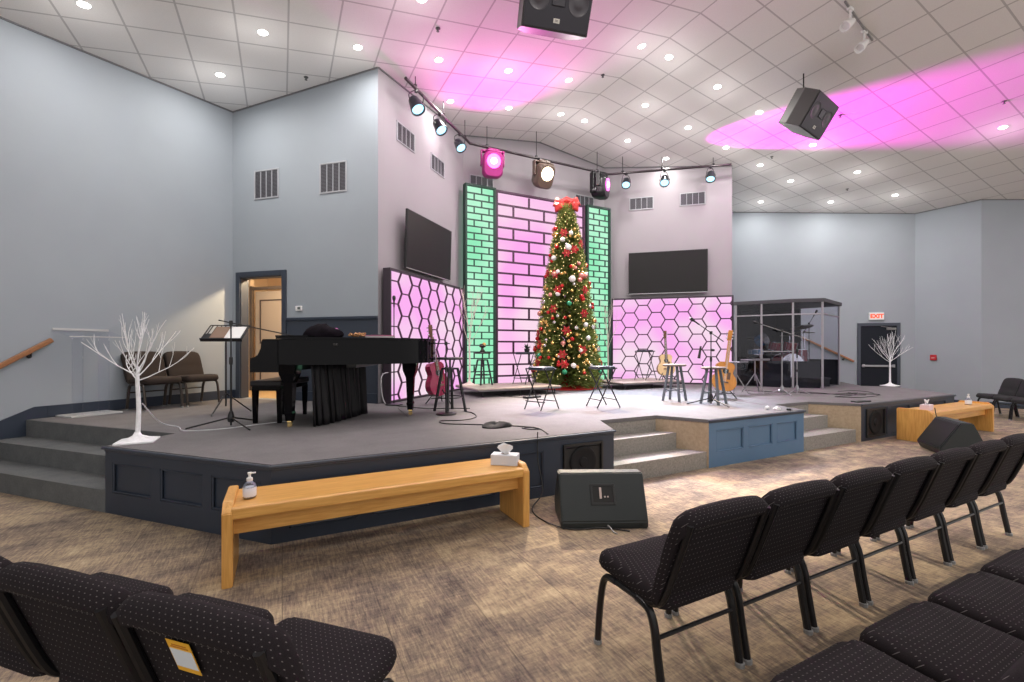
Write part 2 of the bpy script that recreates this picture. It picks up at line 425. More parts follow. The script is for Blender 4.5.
# stepped navy skirt beside the left stairs, following their slope
b = MB(); b.M = frame_on(LFAR, LC, 0)
s3 = LL - 2.5
b.hull([(s3 - 1.25, 0, 0), (s3, 0, 0), (s3, 0, S + .15), (s3 - .12, 0, S + .15), (s3 - 1.25, 0, .26)],
       [(s3 - 1.25, .025, 0), (s3, .025, 0), (s3, .025, S + .15), (s3 - .12, .025, S + .15), (s3 - 1.25, .025, .26)])
struct(b.build('trim_9', NAVY))
b = MB(); b.M = frame_on(LFAR, LC, 0); b.box(((s3 - 1.25) / 2, .01, .075), (s3 - 1.25, .02, .15)); struct(b.build('baseboard_left_floor', NAVY))
# wainscot on back-left wall right of the door: navy panel + chair rail
b = MB(); b.M = frame_on(LC, LO, 0)
b.box(((D1[1] + .1 + LB) / 2, .006, (S + 1.98) / 2), (LB - D1[1] - .1, .012, 1.98 - S), 0)
struct(b.build('trim_10', NAVY2))
b = MB(); b.M = frame_on(LC, LO, 0)
b.box(((D1[1] + .1 + LB) / 2, .02, 1.99), (LB - D1[1] - .1, .04, .05), .008)
b.box(((D1[1] + .1 + LB) / 2, .016, S + .08), (LB - D1[1] - .1, .03, .16), .006)
struct(b.build('trim_11', NAVY))

# ------------------------------------------------------------------ door_1 : doorway on the deck with the passage behind
b = MB(); b.M = frame_on(LC, LO, 0)
w0, w1, zt = D1[0], D1[1], S + 2.15
b.box((w0 - .045, .015, (S + zt + .09) / 2), (.09, .03, zt + .09 - S), .006)
b.box((w1 + .045, .015, (S + zt + .09) / 2), (.09, .03, zt + .09 - S), .006)
b.box(((w0 + w1) / 2, .016, zt + .045), (w1 - w0, .032, .09), .006)
b.box((w0 + .008, -.07, (S + zt) / 2), (.016, .16, zt - S)); b.box((w1 - .008, -.07, (S + zt) / 2), (.016, .16, zt - S))
b.box(((w0 + w1) / 2, -.07, zt - .008), (w1 - w0, .16, .016))
struct(b.build('door_1', NAVY2))
TAN = paint('passage_paint', (.52, .40, .29), (.56, .43, .31))
def pass_box(name, x0, x1, y0, y1, z0, z1, m):
    b = MB(); b.M = frame_on(LC, LO, 0); b.box(((x0 + x1) / 2, (y0 + y1) / 2, (z0 + z1) / 2), (x1 - x0, y1 - y0, z1 - z0)); return struct(b.build(name, m))
pass_box('floor_passage', -1.8, 2.2, -2.6, -.14, S - .1, S, mat('passage_floor', (.50, .34, .16), .6))
pass_box('ceiling_passage', -1.8, 2.2, -2.6, -.14, S + 2.75, S + 2.85, WHITE)
pass_box('wall_passage_left', -1.9, -1.8, -2.6, -.14, S, S + 2.85, TAN)
pass_box('wall_passage_right', 2.2, 2.3, -2.6, -.14, S, S + 2.85, TAN)
pass_box('wall_passage_back', -1.9, 2.3, -2.7, -2.6, S, S + 2.85, TAN)
# partition with the inner door leaf seen through the opening
pass_box('wall_passage_cross', -1.8, -.92, -1.35, -1.25, S, S + 2.75, TAN)
LEAF = mat('beige_door', (.40, .33, .27), .5)
b = MB(); b.M = frame_on(LC, LO, 0)
b.box((-.36, -1.30, S + 1.05), (.92, .045, 2.08), .004)
o = struct(b.build('door_3', LEAF))
b = MB(); b.M = frame_on(LC, LO, 0)
for za, zb in ((S + .2, S + .85), (S + 1.0, S + 1.9)):
    for x in (-.68, -.10): b.box((x, -1.272, (za + zb) / 2), (.025, .012, zb - za))
    for z in (za, zb): b.box((-.39, -1.272, z), (.605, .012, .025))
o2 = b.build('panel_moulding', mat('dark_moulding', (.05, .035, .03), .5), o)
b = MB(); b.M = frame_on(LC, LO, 0)
b.box((-.88, -1.25, S + 1.1), (.07, .06, 2.2), .004); b.box((-.38, -1.25, S + 2.15), (1.05, .06, .06), .004)
b.build('door_frame', mat('dark_bronze', (.09, .065, .05), .5), o)
b = MB(); b.M = frame_on(LC, LO, 0); b.lathe([(.0, 0), (.028, .0), (.028, .03), (.012, .05), (0, .05)], (.02, -1.25, S + .98), 12)
b.build('door_handle', BRASS, o)
Mf = frame_on(LC, LO, 0)
lamp('POINT', 'passage_light', Mf @ Vector((.98, -.50, S + 2.37)), 170, (1, .74, .45), shadow_soft_size=.04)

# ------------------------------------------------------------------ wall fixtures
def vent(p0, p1, s, z, w, h, label, n=4):
    t = thing('air_vent', label, 'vent', group='wall air vents')
    wall_thing(t, p0, p1, s, z)
    b = MB(); fw_ = .025
    for x in (-w / 2 - fw_ / 2, w / 2 + fw_ / 2): b.box((x, .008, 0), (fw_, .016, h + 2 * fw_), .003, seg=1)
    for zz in (-h / 2 - fw_ / 2, h / 2 + fw_ / 2): b.box((0, .008, zz), (w, .016, fw_), .003, seg=1)
    for k in range(1, n): b.box((-w / 2 + w * k / n, .008, 0), (.014, .014, h))
    b.build('vent_frame', mat('vent_frame', (.36, .37, .40), .5), t)
    b = MB(); b.box((0, .002, 0), (w, .004, h))
    b.build('backing', VENT, t)
    b = MB()
    k = int(h / .022)
    for i in range(k): b.box((0, .006, -h / 2 + (i + .5) * h / k), (w, .004, .006), rot=Matrix.Rotation(.6, 4, 'X'))
    b.build('louvre', mat('louvre_grey', (.13, .13, .15), .5), t)
    return t
vent(LC, LO, par(LC, LO, (-.22, 8.97)), 4.36, .48, .46, 'tall square air vent on the back wall above the open doorway')
vent(LC, LO, par(LC, LO, (.77, 8.02)), 4.33, .48, .46, 'tall square air vent on the back wall near the recess corner')
vent(LO, LI, par(LO, LI, (1.97, 7.96)), 5.24, .52, .30, 'air vent high on the left stage wall nearest its outer corner')
vent(LO, LI, par(LO, LI, (2.82, 8.72)), 5.17, .50, .28, 'air vent on the left stage wall nearer the green panel')
vent(LI, RI, par(LI, RI, (4.1, 9.55)), 5.30, .55, .28, 'air vent above the left green brick panel')
vent(LI, RI, par(LI, RI, (7.0, 9.55)), 5.30, .55, .28, 'air vent above the right green brick panel')
vent(RI, RO, par(RI, RO, (8.32, 8.88)), 5.27, .56, .28, 'air vent on the right stage wall nearer the tree')
vent(RI, RO, par(RI, RO, (9.24, 8.04)), 5.28, .56, .28, 'air vent high on the right stage wall nearest its outer corner')
t = thing('thermostat', 'small white thermostat on the back wall right of the doorway', 'thermostat')
wall_thing(t, LC, LO, par(LC, LO, (.27, 8.48)), 2.17)
MB().box((0, .014, 0), (.13, .028, .085), .008).build('case', WHITE, t)
MB().box((-.012, .030, .004), (.055, .003, .04)).build('display', mat('lcd_grey', (.10, .12, .12), .3), t)

def tv(p0, p1, s, z, w, h, off, yaw, pitch, label):
    t = thing('television', label, 'television', group=None)
    M = frame_t(p0, p1, s, off) @ Matrix.Rotation(yaw, 4, 'Z') @ Matrix.Rotation(pitch, 4, 'X')
    t.matrix_world = Matrix.Translation((0, 0, z)) @ M
    MB().box((0, 0, 0), (w, .045, h), .006).build('bezel', mat('tv_bezel', (.02, .02, .022), .35), t)
    MB().box((0, .0235, .006), (w - .03, .004, h - .04)).build('screen', TVB, t)
    MB().box((0, -off / 2 - .01, 0), (.35, off - .03, .35), .01).build('wall_mount', BLACK, t)
    MB().box((0, .02, -h / 2 + .008), (w - .01, .012, .014)).build('bottom_strip', mat('silver_strip', (.5, .5, .52), .3, .6), t)
tv(LO, LI, par(LO, LI, (2.45, 8.28)), 3.38, 1.62, 1.02, .16, 0, -.03, 'large black wall television over the left hexagon panel')
tv(RI, RO, par(RI, RO, (8.72, 8.38)), 3.43, 1.90, 1.07, .12, 0, -.03, 'large black wall television over the right hexagon panel')

# exit door on the exit wall
sE = par(RC, RE, (14.73, 7.0)); sE2 = par(RC, RE, (15.47, 6.29)); sm = (sE + sE2) / 2
b = MB(); b.M = frame_on(RC, RE, 0)
for x in (sE + .04, sE2 - .04): b.box((x, .015, 1.1), (.08, .03, 2.2), .005)
b.box((sm, .016, 2.18), (sE2 - sE, .032, .08), .005)
struct(b.build('trim_12', NAVY2))
b = MB(); b.M = frame_on(RC, RE, 0); b.box((sm, .006, 1.07), (sE2 - sE - .16, .02, 2.14), .003)
o = struct(b.build('door_2', mat('door_navy_dark', (.009, .012, .019), .6, spec=.2)))
b = MB(); b.M = frame_on(RC, RE, 0); b.box((sm - .03, .06, 1.0), (sE2 - sE - .24, .04, .06), .01); b.box((sE + .14, .03, 1.0), (.05, .05, .09), .006); b.box((sE2 - .16, .03, 1.0), (.05, .05, .09), .006)
b.build('push_bar', GREYM, o)
b = MB(); b.M = frame_on(RC, RE, 0); b.box((sE2 - .22, .035, 2.05), (.22, .05, .06), .006); b.tube([(sE2 - .2, .08, 2.07), (sE2 - .5, .12, 2.12)], .008)
b.build('door_closer', mat('closer_grey', (.2, .2, .2), .4), o)
t = thing('exit_sign', 'white and red EXIT sign above the dark door', 'exit sign')
wall_thing(t, RC, RE, par(RC, RE, (15.06, 6.69)), 2.41)
MB().box((0, .03, 0), (.36, .06, .21), .01).build('housing', WHITE, t)
MB().box((0, .0615, 0), (.32, .003, .175)).build('face', EXITW, t)
def text(s, size, m, name, parent, loc, rot, ext=.002, off=0.0):
    cu = bpy.data.curves.new(name, 'FONT'); cu.body = s; cu.size = size; cu.align_x = 'CENTER'; cu.align_y = 'CENTER'; cu.extrude = ext; cu.offset = off
    cu.materials.append(m); tmp = bpy.data.objects.new('tmp', cu); C.objects.link(tmp); bpy.context.view_layer.update()
    me = bpy.data.meshes.new_from_object(tmp.evaluated_get(bpy.context.evaluated_depsgraph_get())); bpy.data.objects.remove(tmp); me.name = name
    o = bpy.data.objects.new(name, me); C.objects.link(o); o.parent = parent; o.location = loc; o.rotation_euler = rot; return o
text('EXIT', .155, EXITR, 'lettering', t, (0, .065, -.002), (PI / 2, 0, PI), .002, .008)
t = thing('fire_alarm', 'small red fire alarm box on the grey right wall', 'alarm')
wall_thing(t, (15.73, 6.05), (15.74, 4.72), .40, 1.25)
MB().box((0, .025, 0), (.13, .05, .15), .008).build('case', mat('alarm_red', (.45, .02, .03), .4), t)
MB().box((0, .052, -.01), (.07, .006, .03), .002).build('pull_bar', mat('alarm_bar', (.62, .30, .30), .4), t)

def handrail(pts, inward, label, drop):
    t = thing('handrail', label, 'handrail')
    P = [Vector(p) for p in pts]
    b = MB(); e = (P[1] - P[0]).normalized()
    b.box((P[0] + P[1]) / 2, ((P[1] - P[0]).length, .045, .06), .012, rot=e.to_track_quat('X', 'Z').to_matrix().to_4x4())
    b.build('rail', RAILW, t)
    for f in (.2, .85):
        q = P[0].lerp(P[1], f); w = Vector((inward[0], inward[1], 0)).normalized()
        b = MB(); b.tube(curve_pts([q - Vector((0, 0, .03)), q - Vector((0, 0, .07)) - w * .02, q - w * .068 - Vector((0, 0, .075))]), .008)
        b.M = Matrix.Translation(q - w * .064 - Vector((0, 0, .075))) @ Vector((w.x, w.y, 0)).to_track_quat('Z', 'Y').to_matrix().to_4x4()
        b.lathe([(0, 0), (.028, 0), (.028, .008), (0, .008)], (0, 0, 0), 12)
        b.build('bracket', BMET, t, True)
nL = Vector((-dL.y, dL.x)); nL = nL if nL.x > 0 else -nL
q1 = Vector((-2.66, 7.86)) + nL * .07; q0 = q1 + dL * 1.3
handrail([(q0.x, q0.y, .70), (q1.x, q1.y, 1.60)], (nL.x, nL.y), 'brown wooden handrail on the left wall above the grey steps', 0)
M = frame_on(RC, RE, 0); a_ = M @ Vector((sE - 1.75, .07, 0)); c_ = M @ Vector((sE - .10, .07, 0)); nr = M.to_3x3() @ Vector((0, 1, 0))
handrail([(a_.x, a_.y, 2.0), (c_.x, c_.y, 1.12)], (nr.x, nr.y), 'brown wooden handrail sloping down to the exit door', 0)

# ------------------------------------------------------------------ platform (stage)
st = thing('stage', 'grey carpeted stage with navy panelled front and steps', 'stage')
FY = 3.86
def mx(p): return (2 * CX - p[0], p[1])
A0 = (-1.42, 5.30); CO = (-.07, FY)
u45 = Vector((.69, .72)).normalized()
A3 = (-1.42 + .62 * .71, 5.30 + .62 * .71)                      # deck corner behind the left steps
LW = Vector(LC) + dL * 2.67                                     # where the third riser meets the left wall
LW2 = LW
deck = [CO, (3.22, FY), (3.48, 4.43), (4.40, 4.43), (4.72, FY), (6.70, FY), (6.92, 4.43), (7.82, 4.43), (8.24, FY), (11.60, FY), mx(A0)]
deckR = [(12.72, 5.30), mx(A3), (13.9, 7.25), (12.16, 9.42), RO, RI, LI, LO, LC, (LW2.x, LW2.y), (-1.42 + .44, 5.30 + .44), A0]
poly = deck + deckR[1:]
b = MB(); b.prism(poly, S - .05, S)
b.build('carpet_deck', MT['deck_carpet'], st)
# body below the deck, recessed 2 cm under the lip
def face(p0, p1, name, m, panels, z1=S - .03, lower=.19, upper=.11, holes=()):
    """panelled face from p0 to p1 (left to right seen from the hall)"""
    P0, P1 = Vector(p0), Vector(p1); L = (P1 - P0).length; e = (P1 - P0) / L; nout = Vector((e.y, -e.x))
    M = Matrix(((e.x, nout.x, 0, P0.x), (e.y, nout.y, 0, P0.y), (0, 0, 1, 0), (0, 0, 0, 1)))
    b = MB(); b.M = M; b.box((L / 2, -.03, z1 / 2), (L, .02, z1))
    zt, zb = z1 - upper, lower; x = 0
    b.box((L / 2, -.01, zb / 2), (L, .022, zb)); b.box((L / 2, -.01, (zt + z1) / 2), (L, .022, z1 - zt))
    for a, c in panels + [(L, L)]:
        if a - x > .004: b.box(((x + a) / 2, -.01, (zb + zt) / 2), (a - x, .022, zt - zb))
        x = c
    for a, c in panels:
        w = .018
        for xx in (a + w / 2, c - w / 2): b.box((xx, -.008, (zb + zt) / 2), (w, .016, zt - zb), .005, seg=1)
        for zz in (zb + w / 2, zt - w / 2): b.box(((a + c) / 2, -.008, zz), (c - a, .016, w), .005, seg=1)
    return b.build(name, m, st)
face(A0, CO, 'panelled_face', NAVY, [(.10, .62), (.73, 1.24), (1.34, 1.87)])
face(CO, (3.22, FY), 'panelled_face', NAVY, [(.12, .62), (.74, 1.24), (1.36, 1.86), (1.96, 2.40)] + [(2.62, 3.14)], lower=.10)
face((4.72, FY), (6.70, FY), 'centre_face', NAVY_LIT, [(.14, .66), (.76, 1.26), (1.36, 1.82)], lower=.18)
face((8.24, FY), (11.60, FY), 'panelled_face', NAVY, [(.20, .82), (.98, 1.6), (1.72, 2.3), (2.42, 3.0)], lower=.04, upper=.06)
face((11.60, FY), mx(A0), 'panelled_face', NAVY, [(.10, .62), (.73, 1.24), (1.34, 1.87)])
# plain navy edge lip
def lip(P, m, name='edge_lip'):
    b = MB()
    for p, q in zip(P, P[1:]):
        p, q = Vector(p), Vector(q); e = (q - p).normalized(); no = Vector((e.y, -e.x)); L = (q - p).length
        b.M = Matrix(((e.x, no.x, 0, p.x), (e.y, no.y, 0, p.y), (0, 0, 1, 0), (0, 0, 0, 1)))
        b.box((L / 2, .014, S - .017), (L + .03, .028, .026), .008); b.box((L / 2, .004, S - .038), (L, .012, .02), .004, seg=1)
    return b.build(name, m, st)
lip([A0, CO, (3.22, FY)], NAVY2); lip([(4.72, FY), (6.70, FY)], NAVY2); lip([(8.24, FY), (11.60, FY), mx(A0)], NAVY2)
# carpeted side cheeks of the blocks
def cheek(p, q, m=None, nm='side_cheek'):
    b = MB(); P, Q = Vector(p), Vector(q); e = (Q - P).normalized(); no = Vector((e.y, -e.x)) * .01
    b.hull([(P.x, P.y, 0), (Q.x, Q.y, 0), (Q.x, Q.y, S - .04), (P.x, P.y, S - .04)], [(P.x - no.x, P.y - no.y, 0), (Q.x - no.x, Q.y - no.y, 0), (Q.x - no.x, Q.y - no.y, S - .04), (P.x - no.x, P.y - no.y, S - .04)])
    b.build(nm, m or MT['step_carpet'], st)
TANC = N('cheek_carpet_warm_lit', .95); _p = TANC.pos(); TANC.color(TANC.ramp(TANC.noise(_p, 25, 4, .7), [(.3, (.34, .26, .175)), (.7, (.46, .36, .25))]))  # cheek carpet coloured warmer and brighter to carry the stage light
cheek((3.22, FY), (3.48, 4.43)); cheek((4.40, 4.43), (4.72, FY), TANC.m); cheek((6.70, FY), (6.92, 4.43)); cheek((7.82, 4.43), (8.24, FY), TANC.m)
CSTEP = N('step_carpet_warm_lit', .95); _p = CSTEP.pos(); CSTEP.color(CSTEP.ramp(CSTEP.noise(_p, 40, 5, .75), [(.3, (.17, .16, .145)), (.7, (.33, .31, .28))]))  # step carpet lightened, warm stage light painted into its colour
def step(poly, z, nm='step', m_=None):
    b = MB(); b.prism(poly, max(0, z - .2), z - .012); b.prism([(x, y) for x, y in poly], z - .012, z)
    b.build(nm, m_ or MT['step_carpet'], st)
H1, H2 = .2, .4
for s_ in (0, 1):
    f = (lambda p: p) if s_ == 0 else mx
    for z, y0 in ((H1, FY + .02), (H2, FY + .34)):
        k = (y0 - FY) / .57
        pts = [(3.16 + .32 * k, y0), (4.72 - .32 * k, y0), (4.40, 4.43), (3.48, 4.43)]
        step([f(p) for p in pts], z, 'step', CSTEP.m)
    b = MB(); p_ = [f((3.47, 4.43)), f((4.41, 4.43))]
    b.box(((p_[0][0] + p_[1][0]) / 2, 4.44, (S - .045) / 2), (.95, .02, S - .045)); b.build('riser', CSTEP.m, st)
# left (and mirrored right) side steps, running out to the hall wall
aL = Vector((-.684, .729)); nS = Vector((.729, .684))
for s_ in (0, 1):
    f = (lambda p: p) if s_ == 0 else mx
    for k, z in ((0, H1), (1, H2)):
        o0 = Vector(A0) + nS * (.31 * k)
        far = 2.75 + .0 * k
        q = [o0, o0 + aL * far, Vector(A0) + nS * .62 + aL * far, Vector(A0) + nS * .62]
        step([f((p.x, p.y)) for p in q], z)
    b = MB(); a = Vector(A0) + nS * .62; c = a + aL * 2.70
    pts = [f((a.x, a.y)), f((c.x, c.y))]
    b.hull([(pts[0][0], pts[0][1], 0), (pts[1][0], pts[1][1], 0), (pts[1][0], pts[1][1], S - .002), (pts[0][0], pts[0][1], S - .002)],
           [(pts[0][0] + (.02 if s_ == 0 else -.02), pts[0][1] + .02, 0), (pts[1][0] + (.02 if s_ == 0 else -.02), pts[1][1] + .02, 0), (pts[1][0] + (.02 if s_ == 0 else -.02), pts[1][1] + .02, S - .002), (pts[0][0] + (.02 if s_ == 0 else -.02), pts[0][1] + .02, S - .002)])
    b.build('riser', MT['step_carpet'], st)
    # cheek of corner block facing the side steps
    pa, pb = f(A0), f((-1.42 + .44, 5.30 + .44))
    if s_ == 0: cheek(pb, pa, NAVY)
    else: cheek(pa, pb, NAVY)

# subwoofers built into the platform front
def sub(x0, x1, z0, z1, label):
    t = thing('stage_subwoofer', label, 'speaker', ((x0 + x1) / 2, FY - .004, (z0 + z1) / 2))
    w, h = x1 - x0, z1 - z0
    b = MB()
    for x in (-w / 2 + .012, w / 2 - .012): b.box((x, -.006, 0), (.024, .03, h), .003)
    for z in (-h / 2 + .012, h / 2 - .012): b.box((0, -.006, z), (w - .048, .03, .024), .003)
    b.build('grille_frame', BLACK, t)
    b = MB(); b.box((0, .008, 0), (w - .04, .008, h - .04)); b.build('baffle', mat('sub_dark', (.010, .010, .011), .6), t)
    b = MB(); b.M = Matrix.Rotation(PI / 2, 4, 'X')
    r = min(w, h) * .40
    b.lathe([(0, .022), (r * .28, .018), (r * .33, .004), (r * .8, .010), (r * .9, .016), (r, .012), (r * 1.05, .0), (0, 0)], (0, 0, 0), 32)
    b.build('speaker_cone', mat('cone_grey', (.014, .014, .016), .7, spec=.2), t, True)
sub(2.56, 3.06, .10, .50, 'black subwoofer set in the stage front behind the floor monitor')
sub(8.38, 8.96, .05, .51, 'black subwoofer in the stage front beside the right pew')

# ------------------------------------------------------------------ low portable risers on the deck
def riser(x0, x1, y0, y1, label):
    t = thing('stage_riser', label, 'riser', ((x0 + x1) / 2, (y0 + y1) / 2, S)); w, d, h = x1 - x0, y1 - y0, .155
    MB().box((0, 0, h - .012), (w, d, .024), .004).build('top', PLYW, t)
    b = MB()
    for y in (-d / 2 + .012, d / 2 - .012): b.box((0, y, h - .036), (w, .024, .026), .003)
    for x in (-w / 2 + .012, w / 2 - .012): b.box((x, 0, h - .036), (.024, d, .026), .003)
    b.build('rail_frame', mat('riser_steel', (.16, .15, .16), .4, .5), t)
    for x in (-w / 2 + .12, 0, w / 2 - .12):
        for y in (-d / 2 + .06, d / 2 - .06):
            MB().tube([(x, y, 0), (x, y, h - .06)], .014).build('leg', BMET, t)
riser(3.12, 4.9, 7.44, 8.60, 'low portable riser with grey top left of the Christmas tree')
riser(6.45, 8.25, 7.44, 8.50, 'low portable riser right of the Christmas tree under the blonde guitar')
RT = S + .155

# ------------------------------------------------------------------ light panels behind the stage
def hex_panel(p0, p1, label, flip, bar=.026):
    """free-standing backlit panel in front of wall p0->p1"""
    P0, P1 = Vector(p0), Vector(p1); L = (P1 - P0).length; t = thing('hexagon_light_panel', label, 'light panel')
    M = frame_t(p0, p1, L, 0); t.matrix_world = Matrix.Translation((0, 0, S)) @ M
    Hh = 2.19; f = .035; d = .14
    b = MB()
    for x in (f / 2, L - f / 2): b.box((x, 0, Hh / 2), (f, d, Hh), .004)
    for z in (f / 2, Hh - f / 2): b.box((L / 2, 0, z), (L - 2 * f, d, f), .004)
    b.build('frame', mat('panel_frame', (.035, .022, .035), .5), t)
    MB().box((L / 2, .0, Hh / 2), (L - 2 * f, .02, Hh - 2 * f)).build('backlight_sheet', HEXGLOW, t)
    MB().box((L / 2, -.05, Hh / 2), (L - 2 * f, .02, Hh - 2 * f)).build('back_board', BLACK, t)
    b = MB(); h = .375; px_ = h * .866; R = h / math.sqrt(3); seen = set()
    def clip(a, c):
        # keep segment inside the frame (Liang-Barsky)
        t0, t1 = 0., 1.; dx, dz = c[0] - a[0], c[1] - a[1]
        for p_, q_ in ((-dx, a[0] - f), (dx, L - f - a[0]), (-dz, a[1] - f), (dz, Hh - f - a[1])):
            if abs(p_) < 1e-9:
                if q_ < 0: return None
            else:
                r = q_ / p_
                if p_ < 0: t0 = max(t0, r)
                else: t1 = min(t1, r)
        if t1 - t0 < 1e-3: return None
        return (a[0] + dx * t0, a[1] + dz * t0), (a[0] + dx * t1, a[1] + dz * t1)
    for j in range(-1, int(L / px_) + 2):
        for k in range(-1, 8):
            cx_ = j * px_ + .17; cx_ = L - cx_ if flip else cx_
            cz = Hh - .19 - .19 - k * h + (h / 2 if j % 2 else 0)
            V = [(cx_ + R * math.cos(PI / 3 * i), cz + R * math.sin(PI / 3 * i)) for i in range(6)]
            for i in range(6):
                a, c = V[i], V[(i + 1) % 6]; key = tuple(sorted(((round(a[0], 3), round(a[1], 3)), (round(c[0], 3), round(c[1], 3)))))
                if key in seen: continue
                seen.add(key); s_ = clip(a, c)
                if not s_: continue
                (ax, az), (bx, bz) = s_; ang = math.atan2(bz - az, bx - ax); l = math.hypot(bx - ax, bz - az)
                b.box(((ax + bx) / 2, .03, (az + bz) / 2), (l + .012, .03, bar), rot=Matrix.Rotation(-ang, 4, 'Y'))
    b.build('hexagon_lattice', DGRID, t)
    return t
def off_line(p, q, d, a0=0, a1=0):
    P, Q = Vector(p), Vector(q); e = (Q - P).normalized(); n_ = Vector((e.y, -e.x)) * d
    r0, r1 = P + n_ + e * a0, Q + n_ - e * a1; return (r0.x, r0.y), (r1.x, r1.y)
hp = off_line(LO, LI, .12, .06, .28); hex_panel(hp[0], hp[1], 'pink backlit hexagon panel behind the grand piano', True, .018)
hp = off_line(RI, RO, .12, .20, .0); hex_panel(hp[0], hp[1], 'pink backlit hexagon panel right of the Christmas tree', False)
def brick_panel(x0, x1, y, z1, rowh, bl, glow, grid, name, label, thick, phase=0.0):
    t = thing(name, label, 'light panel', (x0, y, S)); L = x1 - x0; Hh = z1 - S; f = .045; d = .16
    b = MB()
    for x in (f / 2, L - f / 2): b.box((x, 0, Hh / 2), (f, d, Hh), .004)
    for z in (f / 2, Hh - f / 2): b.box((L / 2, 0, z), (L - 2 * f, d, f), .004)
    b.build('frame', grid, t)
    MB().box((L / 2, .0, Hh / 2), (L - 2 * f, .02, Hh - 2 * f)).build('backlight_sheet', glow, t)
    b = MB(); k = 0; z = Hh - f
    while z > f:
        zb = max(z - rowh, f)
        if zb > f: b.box((L / 2, -.03, zb), (L - 2 * f, .03, thick))
        x = f + (bl * .5 if k % 2 else bl) - phase
        while x < L - f - .03:
            if x > f + .03: b.box((x, -.03, (z + zb) / 2), (thick, .03, max(z - zb - thick, .01)))
            x += bl
        z = zb; k += 1
    b.build('brick_lattice', grid, t)
brick_panel(3.56, 4.30, 9.26, 5.11, .146, .36, GRNGLOW, GGRID, 'brick_light_panel', 'green backlit brick panel left of the pink one', .023)
brick_panel(4.33, 6.80, 9.32, 5.10, .262, .83, BRKGLOW, DGRID, 'brick_light_panel', 'wide pink backlit brick panel behind the Christmas tree', .040)
brick_panel(6.83, 7.57, 9.26, 5.11, .146, .36, GRNGLOW, GGRID, 'brick_light_panel', 'green backlit brick panel right of the Christmas tree', .023)

# ------------------------------------------------------------------ chairs
def make_chair(label, fab, fab_back, frame_m, cat='chair'):
    t = thing('chair', label, cat)
    # seat cushion
    b = MB(); R = []
    w, d, z0, z1 = .505, .47, .375, .465; cy = .015
    prof = [(.030, z0), (.006, z0 + .012), (0, z0 + .035), (.003, z1 - .03), (.012, z1 - .012), (.032, z1 - .002), (.10, z1 + .006), (.18, z1 + .010)]
    for ins, z in prof:
        R.append([(x, y + cy, z + .012 * (y / .23) - (.012 if y > .2 else 0)) for x, y in rrect(w - 2 * ins, d - 2 * ins, max(.075 - ins * .5, .02), 5)])
    b.rings(R); b.build('seat', fab, t, True)
    # back cushion: cross-section in y-z swept along x, leaning back
    lean = math.radians(19)
    def section(sc_, dz):
        P = []
        front = [(0.0, .030), (.08, .040), (.16, .044), (.20, .036), (.24, .044), (.34, .045), (.42, .040), (.455, .026), (.470, .004)]
        back = [(.470, -.012), (.462, -.032), (.445, -.044), (.42, -.046), (.398, -.036), (.385, -.022), (.25, -.020), (.12, -.020), (0.0, -.016)]
        for h_, f_ in front + back:
            hh = h_ * (1 - dz) if h_ > .2 else h_; hh = max(hh, .012) if dz > .02 else hh
            y, z = f_ * sc_, hh
            P.append((y * math.cos(lean) - z * math.sin(lean), z * math.cos(lean) + y * math.sin(lean)))
        return P
    b = MB(); R = []
    for x, sc_, dz in ((-.264, .45, .19), (-.260, .75, .12), (-.245, .95, .055), (-.205, 1, .015), (-.12, 1.04, 0), (0, 1.06, -.006), (.12, 1.04, 0), (.205, 1, .015), (.245, .95, .055), (.260, .75, .12), (.264, .45, .19)):
        R.append([(x, y - .178, z + .395) for y, z in section(sc_, dz)])
    b.rings(R); b.build('backrest', fab_back, t, True)
    # legs and frame
    GL_ = mat('clear_glide', (.22, .22, .22), .4)
    for sx in (-1, 1):
        x = sx * .243
        for pts, r in (([(x, .222, .004), (x, .205, .18), (x, .18, .315), (x, .145, .365), (x, .08, .372)], .0170), ([(x, -.215, .004), (x, -.185, .17), (x, -.165, .29), (x, -.13, .355), (x, -.06, .37)], .0185)):
            lg = MB().tube(curve_pts(pts, 5), r).build('leg', frame_m, t, True)
            b = MB(); b.lathe([(.0, 0), (r + .004, 0), (r + .004, .018), (r, .022)], (x, pts[0][1], 0), 10); b.build('foot_glide', GL_, lg)
    b = MB()
    for sx in (-1, 1): b.tube([(sx * .243, .09, .371), (sx * .243, -.07, .369)], .0135)
    for y in (.08, -.06): b.tube([(-.243, y, .366), (.243, y, .366)], .010)
    b.build('seat_frame', frame_m, t, True)
    for sx in (-1, 1):
        MB().tube(curve_pts([(sx * .238, -.10, .372), (sx * .243, -.185, .40), (sx * .243, -.240, .48), (sx * .238, -.352, .79)], 4), .0145).build('back_upright', frame_m, t, True)
    MB().tube([(-.243, -.178, .25), (.243, -.178, .25)], .0095).build('stretcher', frame_m, t, True)
    return t
ord_ = ['leftmost', 'second from the left', 'third from the left', 'fourth from the left', 'fifth from the left', 'sixth from the left', 'rightmost']
G1 = 'front row of black chairs on the right'
c0 = make_chair('black dotted chair seen from behind, leftmost of the front right row', FABB, FABB, BMET); c0['group'] = G1
at(c0, (1.66, 1.60, 0))
for k in range(1, 7):
    dup(c0, (1.66 + .54 * k, 1.60, 0), 0, 'black dotted chair seen from behind, %s of the front right row' % ord_[k], G1)
G2 = 'second row of black chairs at the lower right'
o2_ = ['leftmost seat at the bottom edge', 'second seat from the bottom edge', 'third seat from the bottom edge', 'topmost seat at the right edge']
for k in range(4):
    dup(c0, (1.56 + .53 * k, .645, 0), 0, 'black dotted chair of the lower right row, %s' % o2_[k], G2)
G3 = 'left row of black chairs facing the stage corner'
lc = [(.035, 1.594), (-.349, 1.982), (-.733, 2.37)]
